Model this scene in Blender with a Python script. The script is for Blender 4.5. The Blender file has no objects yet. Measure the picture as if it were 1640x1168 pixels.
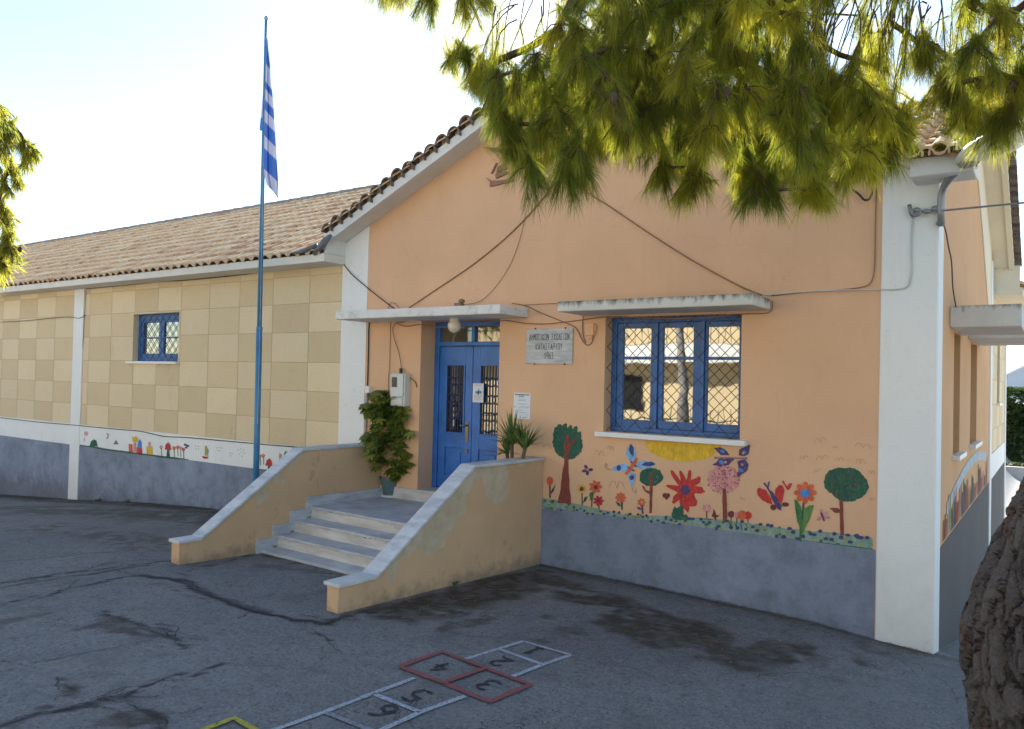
import bpy, bmesh, math, random
import numpy as np
from mathutils import Vector, Matrix, noise as mnoise
random.seed(7); RNG = np.random.default_rng(11)
C = bpy.context.scene.collection
# ------------------------------------------------------------------ camera model (solved from the building's edges)
F_PX, YAW, PITCH, ROLL = 1257.8, 0.6055, 0.0191, 0.0229
CAM = np.array([8.9616, -7.7157, 2.124])
_cy, _sy = math.cos(YAW), math.sin(YAW)
FWD = np.array([-_sy*math.cos(PITCH), _cy*math.cos(PITCH), math.sin(PITCH)])
_r = np.array([_cy, _sy, 0.0]); _u = np.cross(_r, FWD)
RT = _r*math.cos(ROLL) + _u*math.sin(ROLL); UP = _u*math.cos(ROLL) - _r*math.sin(ROLL)
def ray(u, v): return FWD + RT*(u-820)/F_PX - UP*(v-584)/F_PX
def at(u, v, ax, val):
    d = ray(u, v); i = 'XYZ'.index(ax); t = (val-CAM[i])/d[i]
    return CAM + d*t
def atd(u, v, dist): return CAM + ray(u, v)*dist
def smooth01(t): t = np.clip(t, 0, 1); return t*t*(3-2*t)
GX = [-400, -30, -14, -9.5, -7.9, -6.4, -4.7, -2.8, -1.5, 0.3, 4.1, 5.2, 6.5, 7.1, 7.7, 8.2, 9.5, 400]
GZ = [-1.0, -.9, -.75, -.58, -.47, -.37, -.22, -.09, -.03, 0, 0, -.02, -.055, -.08, -.135, -.165, -.19, -.19]
def ground_z(x, y):
    x = np.asarray(x, float); y = np.asarray(y, float)
    base = np.interp(x, GX, GZ)
    z = base + 0.033*np.clip(-y, 0, 3.5)
    z = z - np.clip(y, 0, 7)*0.2*smooth01((x-6.0)/2.0)
    z = z*(1-smooth01((np.hypot(x, y)-40)/60)) - 1.5*smooth01((np.hypot(x, y)-40)/60)*(y > 0)
    return z
def gz(x, y): return float(ground_z(x, y))
def atg(u, v):
    z = 0.05
    for _ in range(12):
        p = at(u, v, 'Z', z); z = gz(p[0], p[1])
    return np.array([p[0], p[1], z])
# ------------------------------------------------------------------ mesh builder
class MB:
    def __init__(self): self.v = []; self.f = []; self.m = []; self.t = []
    def add(self, vs, fs, mi=0, tone=0.5):
        o = len(self.v); self.v += [tuple(map(float, p)) for p in vs]
        self.f += [tuple(o+i for i in f) for f in fs]; self.m += [mi]*len(fs); self.t += [tone]*len(fs)
    def box(self, x0, x1, y0, y1, z0, z1, mi=0, tone=.5, fn=None):
        vs = [(x, y, z) for z in (z0, z1) for y in (y0, y1) for x in (x0, x1)]
        if fn: vs = [fn(*p) for p in vs]
        self.add(vs, [(0, 2, 3, 1), (4, 5, 7, 6), (0, 1, 5, 4), (2, 6, 7, 3), (0, 4, 6, 2), (1, 3, 7, 5)], mi, tone)
    def poly(self, pts, mi=0, tone=.5): self.add(pts, [tuple(range(len(pts)))], mi, tone)
    def prism(self, pts, ext, mi=0, tone=.5):
        n = len(pts); e = np.array(ext, float); a = [np.array(p, float) for p in pts]
        self.add(a+[p+e for p in a], [tuple(range(n)), tuple(range(2*n-1, n-1, -1))] + [(i, i+n, (i+1) % n+n, (i+1) % n) for i in range(n)], mi, tone)
    def tube(self, path, r, n=8, mi=0, cap=True, tone=.5):
        path = [np.array(p, float) for p in path]; k = len(path)
        rs = r if isinstance(r, (list, tuple, np.ndarray)) else [r]*k
        vs = []; fs = []; side = None
        for i, p in enumerate(path):
            t = path[min(i+1, k-1)]-path[max(i-1, 0)]; t = t/(np.linalg.norm(t)+1e-9)
            if side is None:
                side = np.cross(t, (0, 0, 1.0) if abs(t[2]) < .9 else (1.0, 0, 0))
            side = side - t*np.dot(side, t); side /= np.linalg.norm(side)+1e-9
            b = np.cross(t, side)
            for j in range(n):
                a = 2*math.pi*j/n; vs.append(p+rs[i]*(side*math.cos(a)+b*math.sin(a)))
        for i in range(k-1):
            for j in range(n):
                fs.append((i*n+j, i*n+(j+1) % n, (i+1)*n+(j+1) % n, (i+1)*n+j))
        if cap: fs += [tuple(range(n-1, -1, -1)), tuple(range((k-1)*n, k*n))]
        self.add(vs, fs, mi, tone)
    def lathe(self, prof, c, n=20, mi=0):
        vs = []; fs = []; k = len(prof)
        for (r, z) in prof:
            for j in range(n):
                a = 2*math.pi*j/n; vs.append((c[0]+r*math.cos(a), c[1]+r*math.sin(a), c[2]+z))
        for i in range(k-1):
            for j in range(n): fs.append((i*n+j, i*n+(j+1) % n, (i+1)*n+(j+1) % n, (i+1)*n+j))
        fs += [tuple(range(n-1, -1, -1)), tuple(range((k-1)*n, k*n))]
        self.add(vs, fs, mi)
    def build(self, name, mats, parent=None, smooth=False, bevel=0, fix=True):
        me = bpy.data.meshes.new(name); off = np.zeros(3)
        p = parent
        while p is not None: off = off+np.array(p.location); p = p.parent
        v = np.array(self.v, float).reshape(-1, 3)
        if parent is None: org = v.mean(0)*np.array([1, 1, 0])+np.array([0, 0, v[:, 2].min()]); off = org
        me.from_pydata((v-off).tolist(), [], self.f)
        for m in (mats if isinstance(mats, (list, tuple)) else [mats]): me.materials.append(m)
        me.polygons.foreach_set('material_index', self.m)
        at_ = me.attributes.new('tone', 'FLOAT', 'FACE'); at_.data.foreach_set('value', self.t)
        if fix:
            bm = bmesh.new(); bm.from_mesh(me); bmesh.ops.recalc_face_normals(bm, faces=bm.faces); bm.to_mesh(me); bm.free()
        if smooth: me.polygons.foreach_set('use_smooth', [True]*len(me.polygons))
        me.update()
        o = bpy.data.objects.new(name, me); C.objects.link(o)
        if parent is None: o.location = off
        else: o.parent = parent
        if bevel:
            b = o.modifiers.new('bevel', 'BEVEL'); b.width = bevel; b.segments = 2; b.limit_method = 'ANGLE'; b.angle_limit = math.radians(40)
        return o
def big_mesh(name, v, f, mat, parent=None, tone=None):
    """fast mesh from arrays: v (n,3), f (m,k) of equal-size faces"""
    off = np.zeros(3); p = parent
    while p is not None: off = off+np.array(p.location); p = p.parent
    v = v-off; k = f.shape[1]
    me = bpy.data.meshes.new(name); me.vertices.add(len(v)); me.vertices.foreach_set('co', v.astype(np.float32).ravel())
    me.loops.add(f.size); me.loops.foreach_set('vertex_index', f.astype(np.int32).ravel())
    me.polygons.add(len(f)); me.polygons.foreach_set('loop_start', np.arange(0, f.size, k, dtype=np.int32))
    me.update(calc_edges=True)
    if tone is not None:
        a = me.attributes.new('tone', 'FLOAT', 'FACE'); a.data.foreach_set('value', tone.astype(np.float32))
    me.materials.append(mat)
    o = bpy.data.objects.new(name, me); C.objects.link(o)
    if parent is not None: o.parent = parent
    return o
def tag(o, label=None, cat=None, group=None, kind=None):
    if label: o['label'] = label
    if cat: o['category'] = cat
    if group: o['group'] = group
    if kind: o['kind'] = kind
    return o
def thing(name, label, cat, loc, group=None):
    o = bpy.data.objects.new(name, None); C.objects.link(o); o.location = tuple(float(q) for q in loc); o.empty_display_size = .2
    return tag(o, label, cat, group)
def dup(root, loc, label=None, rotz=0):
    r = root.copy(); C.objects.link(r); r.location = loc; r.rotation_euler = (0, 0, rotz)
    if label: r['label'] = label
    for ch in list(root.children):
        c = ch.copy(); C.objects.link(c); c.parent = r
        for g in ch.children:
            d = g.copy(); C.objects.link(d); d.parent = c
    return r
# ------------------------------------------------------------------ materials
class NT:
    def __init__(self, name):
        self.mat = bpy.data.materials.new(name); self.mat.use_nodes = True
        self.t = self.mat.node_tree; self.b = self.t.nodes['Principled BSDF']; self.out = self.t.nodes['Material Output']
    def n(self, typ, **kw):
        x = self.t.nodes.new(typ)
        for k, v in kw.items():
            if k.startswith('_'): setattr(x, k[1:], v)
            else: x.inputs[k.replace('__', ' ')].default_value = v
        return x
    def l(self, a, b): self.t.links.new(a, b)
    def coord(self):
        if not hasattr(self, '_c'): self._c = self.n('ShaderNodeNewGeometry').outputs['Position']
        return self._c
    def noise(self, scale, detail=4, rough=.55, stretch=None):
        x = self.n('ShaderNodeTexNoise', Scale=scale, Detail=detail, Roughness=rough)
        c = self.coord()
        if stretch:
            m = self.n('ShaderNodeMapping'); m.inputs['Scale'].default_value = stretch; self.l(c, m.inputs['Vector']); c = m.outputs[0]
        self.l(c, x.inputs['Vector']); return x.outputs['Fac']
    def ramp(self, fac, lo, hi, a=0., b=1.):
        m = self.n('ShaderNodeMapRange'); m.inputs['From Min'].default_value = lo; m.inputs['From Max'].default_value = hi
        m.inputs['To Min'].default_value = a; m.inputs['To Max'].default_value = b; self.l(fac, m.inputs['Value']); return m.outputs[0]
    def mix(self, fac, a, b):
        m = self.n('ShaderNodeMix', _data_type='RGBA')
        if isinstance(fac, float): m.inputs[0].default_value = fac
        else: self.l(fac, m.inputs[0])
        for q, s in ((a, 6), (b, 7)):
            if isinstance(q, tuple): m.inputs[s].default_value = (*q, 1)
            else: self.l(q, m.inputs[s])
        return m.outputs[2]
    def math(self, op, a, b=0.):
        m = self.n('ShaderNodeMath', _operation=op)
        for q, s in ((a, 0), (b, 1)):
            if isinstance(q, (int, float)): m.inputs[s].default_value = q
            else: self.l(q, m.inputs[s])
        return m.outputs[0]
    def attr(self, name): return self.n('ShaderNodeAttribute', _attribute_name=name).outputs['Fac']
    def xyz(self):
        s = self.n('ShaderNodeSeparateXYZ'); self.l(self.coord(), s.inputs[0]); return s.outputs
    def color(self, c):
        if isinstance(c, tuple): self.b.inputs['Base Color'].default_value = (*c, 1)
        else: self.l(c, self.b.inputs['Base Color'])
    def bump(self, h, strength=.3, dist=.01):
        b = self.n('ShaderNodeBump', Strength=strength, Distance=dist); self.l(h, b.inputs['Height']); self.l(b.outputs[0], self.b.inputs['Normal'])
    def rough(self, r): self.b.inputs['Roughness'].default_value = r
def paint(name, col, rough=.7, var=.10, scale=3., bump=.15, bscale=60., metal=0., tone=0., dirt=0., dcol=(.09, .08, .06)):
    m = NT(name); d = tuple(c*(1-var) for c in col); l = tuple(min(1, c*(1+var)) for c in col)
    c = m.mix(m.ramp(m.noise(scale, 5), .35, .65), d, l)
    if tone: c = m.mix(m.ramp(m.attr('tone'), 0, 1, 0, 1), tuple(q*(1-tone) for q in col), c)
    if dirt: c = m.mix(m.ramp(m.noise(scale*2.3, 8, .7), .52, .75, 0, dirt), c, dcol)
    m.color(c); m.rough(rough); m.b.inputs['Metallic'].default_value = metal
    if bump: m.bump(m.noise(bscale, 3), bump, .004)
    return m.mat
def stucco(name, col, stains=None, wash=.07, low=None, blot=0.):
    m = NT(name); z = m.xyz()
    c = m.mix(m.ramp(m.noise(.9, 4), .3, .7), tuple(q*(1-wash) for q in col), tuple(q*(1+wash) for q in col))
    c = m.mix(m.ramp(m.noise(14, 6, .7), .55, .8, 0, .25), c, tuple(q*.72 for q in col))
    c = m.mix(m.ramp(m.noise(2.2, 6, .65, (2.2, 2.2, .35)), .56, .75, 0, .22), c, tuple(q*.68 for q in col))
    if blot:
        c = m.mix(m.ramp(m.noise(3.4, 8, .72), .46, .66, 0, blot), c, tuple(q*.45 for q in col)); c = m.mix(m.ramp(m.noise(5.2, 8, .75), .55, .70, 0, blot*.6), c, tuple(min(1, q*1.5) for q in col))
    nr = m.math('ABSOLUTE', m.math('SUBTRACT', m.noise(1.1, 5, .5), .5)); hc = m.math('MULTIPLY', m.ramp(nr, .0, .0035, 1, 0), m.ramp(m.noise(.7, 2), .52, .60))
    c = m.mix(m.math('MULTIPLY', hc, .2), c, tuple(q*.45 for q in col))
    c = m.mix(m.ramp(m.noise(4.5, 7, .72, (3.0, 3.0, .16)), .60, .78, 0, .30), c, tuple(q*.60 for q in col))
    c = m.mix(m.ramp(m.noise(38, 3, .6), .70, .76, 0, .55), c, tuple(q*.5 for q in col))
    if low:   # splash dirt at the foot, broken by noise
        h = m.math('ADD', z[2], m.ramp(m.noise(3.2, 6, .7), .3, .7, -.28, .28))
        c = m.mix(m.ramp(h, low[0], low[0]+low[1], low[2], 0), c, low[3])
    m.color(c); m.rough(.85)
    h = m.math('ADD', m.math('MULTIPLY', m.noise(90, 3), .5), m.noise(25, 4))
    m.bump(h, .35, .006); return m.mat
M = {}
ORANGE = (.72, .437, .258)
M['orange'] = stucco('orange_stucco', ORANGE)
M['orange_side'] = stucco('deep_orange_shaded_side_stucco', (.62, .345, .160))  # deeper orange than the front, darkened further for weaker light on this side
def parapet_mat():
    m = NT('worn_orange_stucco'); z = m.xyz(); base = (.60, .39, .22)
    c = m.mix(m.ramp(m.noise(1.3, 5), .3, .7), tuple(q*.9 for q in base), tuple(q*1.08 for q in base))
    # bare plaster showing below the coping where the paint has flaked away
    dep = m.math('SUBTRACT', m.ramp(z[1], -2.58, -1.25, .352, 1.235), z[2])
    f = m.math('ADD', m.ramp(dep, .05, .62, .17, -.26), m.math('SUBTRACT', m.noise(2.9, 7, .62), .47))
    f = m.math('ADD', f, m.math('ADD', m.ramp(z[1], -2.6, -1.9, -.22, 0), m.ramp(z[1], -.75, -.25, 0, -.40)))
    f = m.math('ADD', f, m.ramp(z[0], 2.6, 3.4, -.18, 0))
    c = m.mix(m.ramp(f, 0.0, .02), c, m.mix(m.ramp(m.noise(7, 5), .35, .65), (.47, .375, .24), (.57, .475, .34)))
    c = m.mix(m.ramp(m.math('ADD', z[2], m.ramp(m.noise(6, 6, .7), .3, .7, -.12, .12)), .02, .2, .6, 0), c, (.16, .13, .10))
    c = m.mix(m.ramp(m.noise(5, 7, .7), .60, .72, 0, .45), c, (.2, .15, .09))
    m.color(c); m.rough(.9); m.bump(m.noise(30, 5), .4, .006); return m.mat
M['parapet'] = parapet_mat()
M['white'] = stucco('white_wall_paint', (.80, .80, .77), wash=.03, low=(-.15, .9, .35, (.42, .40, .36)))
M['trim'] = paint('white_trim', (.70, .69, .66), .7, .05, 2, .15, 50, dirt=.22, dcol=(.3, .28, .24))
M['soffit'] = paint('cream_soffit', (.72, .68, .60), .8, .05, 2, .1, 40, dirt=.15, dcol=(.4, .36, .3))
M['cream'] = stucco('cream_soffit_paint', (.74, .66, .50), wash=.05)
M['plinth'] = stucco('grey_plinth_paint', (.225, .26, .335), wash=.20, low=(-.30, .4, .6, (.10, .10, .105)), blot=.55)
def checker_mat(name, col):
    m = NT(name); c = m.mix(m.attr('tone'), tuple(q*.95 for q in col), tuple(q*1.05 for q in col))
    c = m.mix(m.ramp(m.noise(3.3, 7, .7), .5, .72, 0, .35), c, tuple(q*.84 for q in col)); c = m.mix(m.ramp(m.noise(30, 6, .75), .5, .72, 0, .45), c, tuple(q*.75 for q in col))
    c = m.mix(m.ramp(m.noise(1.6, 6, .7, (1, 1, .45)), .60, .8, 0, .5), c, (.40, .29, .15))
    m.color(c); m.rough(.85); m.bump(m.noise(70, 4), .3, .005); return m.mat
M['chk_l'] = checker_mat('light_beige_panel', (.75, .605, .385)); M['chk_d'] = checker_mat('dark_beige_panel', (.675, .525, .315))
M['plinth_side'] = stucco('shade_dark_side_plinth', (.060, .062, .068), wash=.13)  # near-black: the shade on the side wall is put into the plinth colour
M['joint'] = paint('panel_joint', (.47, .37, .22), .9)
M['blue'] = paint('blue_joinery_paint', (.026, .145, .46), .38, .14, 5, .1, 45, dirt=.12, dcol=(.05, .09, .2))
M['blue_dk'] = paint('blue_window_paint', (.030, .125, .36), .42, .16, 5, .1, 45, dirt=.15, dcol=(.04, .07, .15))
M['pole'] = paint('blue_pole_paint', (.05, .21, .40), .45, .18, 4, .1, 40, dirt=.2, dcol=(.12, .2, .26))
def marble(name, base, vein, sc=1.0):
    m = NT(name); n1 = m.noise(3*sc, 6, .6, (1, 1, 5)); n2 = m.noise(7*sc, 8, .7)
    c = m.mix(m.ramp(n1, .38, .66), base, vein); c = m.mix(m.ramp(n2, .55, .75, 0, .5), c, tuple(q*.6 for q in vein))
    m.color(c); m.rough(.55); m.bump(m.noise(40, 4), .15, .004); return m.mat
M['marble'] = marble('grey_marble', (.56, .57, .58), (.38, .39, .41))
M['coping'] = marble('pale_marble_coping', (.64, .64, .63), (.42, .435, .46))
M['riser'] = marble('white_marble_riser', (.66, .64, .60), (.46, .43, .38), .7)
M['plaque'] = marble('plaque_marble', (.55, .56, .55), (.36, .37, .37), 1.2)
def conc(name, col=(.62, .61, .56)):
    m = NT(name); z = m.xyz()
    c = m.mix(m.ramp(m.noise(3, 5), .3, .7), tuple(q*.9 for q in col), tuple(min(1, q*1.08) for q in col))
    h = m.math('ADD', z[2], m.ramp(m.noise(16, 6, .7, (1, 1, .35)), .3, .7, -.05, .05))
    c = m.mix(m.ramp(h, 2.915, 2.985, 0, .92), c, (.085, .08, .06))
    c = m.mix(m.ramp(m.noise(20, 5, .7), .6, .75, 0, .35), c, (.25, .24, .2))
    m.color(c); m.rough(.9); m.bump(m.noise(35, 5), .4, .008); return m.mat
M['conc'] = conc('mossy_white_concrete'); M['canopy'] = paint('white_canopy_paint', (.72, .71, .67), .8, .06, 4, .3, 40, dirt=.5, dcol=(.2, .18, .15))
def tile_mat():
    m = NT('clay_roof_tile'); t = m.attr('tone')
    c = m.mix(m.ramp(t, 0, .5), (.50, .28, .145), (.68, .45, .245)); c = m.mix(m.ramp(t, .5, 1), c, (.76, .58, .35))
    c = m.mix(m.ramp(m.noise(5, 6, .7), .52, .74, 0, .32), c, (.30, .24, .15))
    c = m.mix(m.ramp(m.noise(28, 4), .6, .75, 0, .5), c, (.55, .5, .38))
    m.color(c); m.rough(.75); m.bump(m.noise(60, 4), .3, .005); return m.mat
M['tile'] = tile_mat()
M['ridge'] = paint('ridge_tile', (.30, .22, .17), .8, .2, 6, .2, 40, dirt=.4)
M['dark_tile'] = paint('weathered_shaded_verge_tile', (.17, .12, .09), .85, .3, 7, .3, 40, dirt=.6, dcol=(.05, .06, .04))  # dirt over a base darkened for the shade in tile mouths and undersides
M['iron'] = paint('dark_iron', (.03, .028, .025), .5, .1, 8, .1, 50, metal=.3)
M['steel'] = paint('grey_galvanised_steel', (.30, .30, .31), .5, .12, 8, .1, 50, metal=.5)
M['brown_cable'] = paint('brown_painted_cable', (.27, .16, .09), .7, .1, 8, 0)
M['black_cable'] = paint('black_cable_sheath', (.03, .03, .03), .6, .1, 8, 0)
M['white_cable'] = paint('white_painted_cable', (.55, .55, .52), .7, .1, 8, 0)
M['grey_pvc'] = paint('grey_pvc', (.30, .32, .34), .5, .05)
M['white_pl'] = paint('white_plastic', (.74, .74, .72), .4, .04)
M['meter'] = paint('offwhite_meter_box', (.60, .60, .56), .5, .06)
M['dark_glass'] = paint('dark_glass', (.02, .02, .022), .1, .02, 3, 0)
M['paper'] = paint('white_paper', (.74, .75, .77), .8, .02, 8, 0)
M['ink'] = paint('dark_ink', (.05, .05, .055), .8, .1, 8, 0); M['grey_ink'] = paint('grey_ink', (.30, .31, .33), .8, .1, 8, 0)
M['pale_bark'] = paint('pale_bark', (.30, .27, .25), .9, .3, 6, .5, 30)
M['blue_ink'] = paint('blue_ink', (.10, .22, .5), .8, .1, 8, 0)
M['opal'] = paint('opal_glass', (.66, .60, .50), .2, .03, 3, 0)
M['pot'] = paint('green_grey_plastic_pot', (.10, .16, .165), .5, .08, 6, 0)
M['soil'] = paint('potting_soil', (.05, .035, .025), .95, .2, 30, .5, 60)
M['terra'] = paint('terracotta_pot', (.38, .17, .10), .8, .1)
M['brass'] = paint('worn_brass', (.25, .19, .10), .4, .1, 20, 0, metal=.8)
M['wood_relief'] = paint('brown_painted_relief', (.30, .15, .11), .8, .15, 10, .1)
def glass(name, refl, tint=(.016, .017, .018)):
    m = NT(name); d = m.n('ShaderNodeBsdfDiffuse'); d.inputs[0].default_value = (*tint, 1)
    g = m.n('ShaderNodeBsdfGlossy'); g.inputs['Roughness'].default_value = .015; g.inputs['Color'].default_value = (.93, .95, .95, 1)
    lw = m.n('ShaderNodeLayerWeight', Blend=.5); f = m.ramp(lw.outputs['Facing'], 0, 1, refl, min(1, refl+.5))
    nz = m.n('ShaderNodeBump', Strength=.05, Distance=.02); m.l(m.noise(2.5, 2), nz.inputs['Height']); m.l(nz.outputs[0], g.inputs['Normal'])
    x = m.n('ShaderNodeMixShader'); m.l(f, x.inputs[0]); m.l(d.outputs[0], x.inputs[1]); m.l(g.outputs[0], x.inputs[2])
    m.l(x.outputs[0], m.out.inputs[0]); return m.mat
M['glass'] = glass('window_glass', .22); M['glass_dim'] = glass('dull_window_glass', .05, (.10, .085, .06)); M['glass_door'] = glass('door_glass', .10)
def leafy(name, c0, c1, trans=.35, rough=.55):
    m = NT(name); t = m.attr('tone'); c = m.mix(t, c0, c1)
    if 'pine' in name: c = m.mix(m.ramp(t, 0, .05, 1, 0), c, (.15, .085, .035))
    m.color(c); m.rough(rough)
    tr = m.n('ShaderNodeBsdfTranslucent'); c2 = m.mix(t, tuple(q*1.5 for q in c0), tuple(min(1, q*1.5) for q in c1)); m.l(c2, tr.inputs[0])
    x = m.n('ShaderNodeMixShader'); x.inputs[0].default_value = trans; m.l(m.b.outputs[0], x.inputs[1]); m.l(tr.outputs[0], x.inputs[2])
    m.l(x.outputs[0], m.out.inputs[0]); return m.mat
M['needle'] = leafy('pine_needles', (.105, .150, .016), (.50, .45, .038), .58)
M['needle_far'] = leafy('pine_needles_sunny', (.15, .19, .022), (.46, .43, .05), .6)
M['leaf'] = leafy('glossy_shrub_leaf', (.06, .12, .02), (.40, .40, .08), .4, .4)
M['yucca'] = leafy('yucca_blade', (.05, .11, .025), (.20, .28, .07), .3, .45)
M['hedge'] = leafy('hedge_leaf', (.02, .05, .012), (.07, .11, .025), .25)
M['weed'] = leafy('weed_leaf', (.05, .09, .02), (.12, .16, .04), .3)
M['stem'] = paint('plant_stem', (.13, .085, .055), .8, .15, 20, .2)
def bark_mat():
    m = NT('pine_bark'); fur = m.attr('tone'); pid = m.attr('plate')
    c = m.mix(pid, (.095, .080, .074), (.215, .190, .178))
    c = m.mix(m.ramp(m.noise(5, 6, .65), .35, .65, 0, .7), c, (.155, .125, .11))
    c = m.mix(m.ramp(m.math('ADD', m.noise(7, 5, .6), m.math('MULTIPLY', pid, .14)), .65, .72, 0, .7), c, (.19, .088, .055))
    c = m.mix(m.ramp(m.noise(45, 5, .75), .54, .70, 0, .6), c, (.31, .29, .27))
    c = m.mix(m.ramp(m.noise(20, 6, .75, (1, 1, 2.4)), .54, .66, 0, .75), c, (.050, .038, .033))
    c = m.mix(m.ramp(fur, .15, .8, .93, 0), c, (.020, .014, .012))
    m.color(c); m.rough(.95)
    m.bump(m.math('ADD', m.noise(22, 8, .75, (1, 1, 1.6)), m.math('MULTIPLY', m.noise(80, 5, .7), .4)), 1.0, .03); return m.mat
M['bark'] = bark_mat()
M['twig'] = paint('pine_twig_bark', (.075, .045, .032), .9, .25, 12, .4, 60)
# ================================================================== SETTING: the yard
def asphalt():
    m = NT('worn_asphalt'); n1 = m.noise(.55, 6, .6); n2 = m.noise(4.5, 6, .65); n3 = m.noise(120, 3, .7); n4 = m.noise(32, 5, .7)
    c = m.mix(m.ramp(n1, .32, .68), (.160, .156, .156), (.228, .222, .218))
    c = m.mix(m.ramp(n2, .5, .75, 0, .6), c, (.085, .085, .09))
    c = m.mix(m.ramp(n4, .56, .7, 0, .65), c, (.06, .06, .065))
    c = m.mix(m.ramp(m.noise(48, 4, .8), .53, .68, 0, .8), c, (.34, .33, .315)); c = m.mix(m.ramp(m.noise(17, 6, .78), .52, .68, 0, .55), c, (.075, .073, .072)); c = m.mix(m.ramp(m.noise(39, 5, .8, (1.1, .9, 1)), .52, .64, 0, .75), c, (.05, .05, .052))
    nr = m.math('ABSOLUTE', m.math('SUBTRACT', m.noise(1.25, 5, .55), .5)); c = m.mix(m.math('MULTIPLY', m.ramp(nr, 0, .0042, .9, 0), m.ramp(m.noise(.45, 3), .50, .60)), c, (.03, .03, .032))
    c = m.mix(m.ramp(m.noise(1.7, 7, .7, (1, .8, 1)), .56, .72, 0, .55), c, (.085, .080, .074))
    c = m.mix(m.attr('pale'), c, (.20, .195, .185))
    c = m.mix(m.attr('dirt'), c, m.mix(m.ramp(n4, .35, .65), (.030, .023, .017), (.085, .066, .047)))
    c = m.mix(m.attr('crack'), c, (.012, .011, .010))
    c = m.mix(m.attr('moss'), c, (.030, .038, .014))
    c = m.mix(m.attr('lot'), c, (.42, .40, .36))
    m.color(c); m.rough(.9)
    h = m.math('ADD', m.math('ADD', n3, m.math('MULTIPLY', n4, .8)), m.math('MULTIPLY', m.attr('crack'), -1.5)); m.bump(h, .55, .008); return m.mat
M['asphalt'] = asphalt()
def vnoise(x, y, seed, octs=4, sc=1.0):
    r = np.random.default_rng(seed); tab = r.random((256, 256)); out = 0; amp = 1; tot = 0
    for o in range(octs):
        xs = x*sc*2**o+37.1*o; ys = y*sc*2**o+11.7*o; xi = np.floor(xs).astype(int); yi = np.floor(ys).astype(int)
        fx = smooth01(xs-xi); fy = smooth01(ys-yi); a = tab[xi % 256, yi % 256]; b = tab[(xi+1) % 256, yi % 256]; c = tab[xi % 256, (yi+1) % 256]; d = tab[(xi+1) % 256, (yi+1) % 256]
        out = out+amp*((a*(1-fx)+b*fx)*(1-fy)+(c*(1-fx)+d*fx)*fy); tot += amp; amp *= .55
    return out/tot
def grow(a, b, n, s): # coordinates spreading outwards geometrically
    t = (np.geomspace(1, s, n)-1)/(s-1); return a+(b-a)*t
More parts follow.
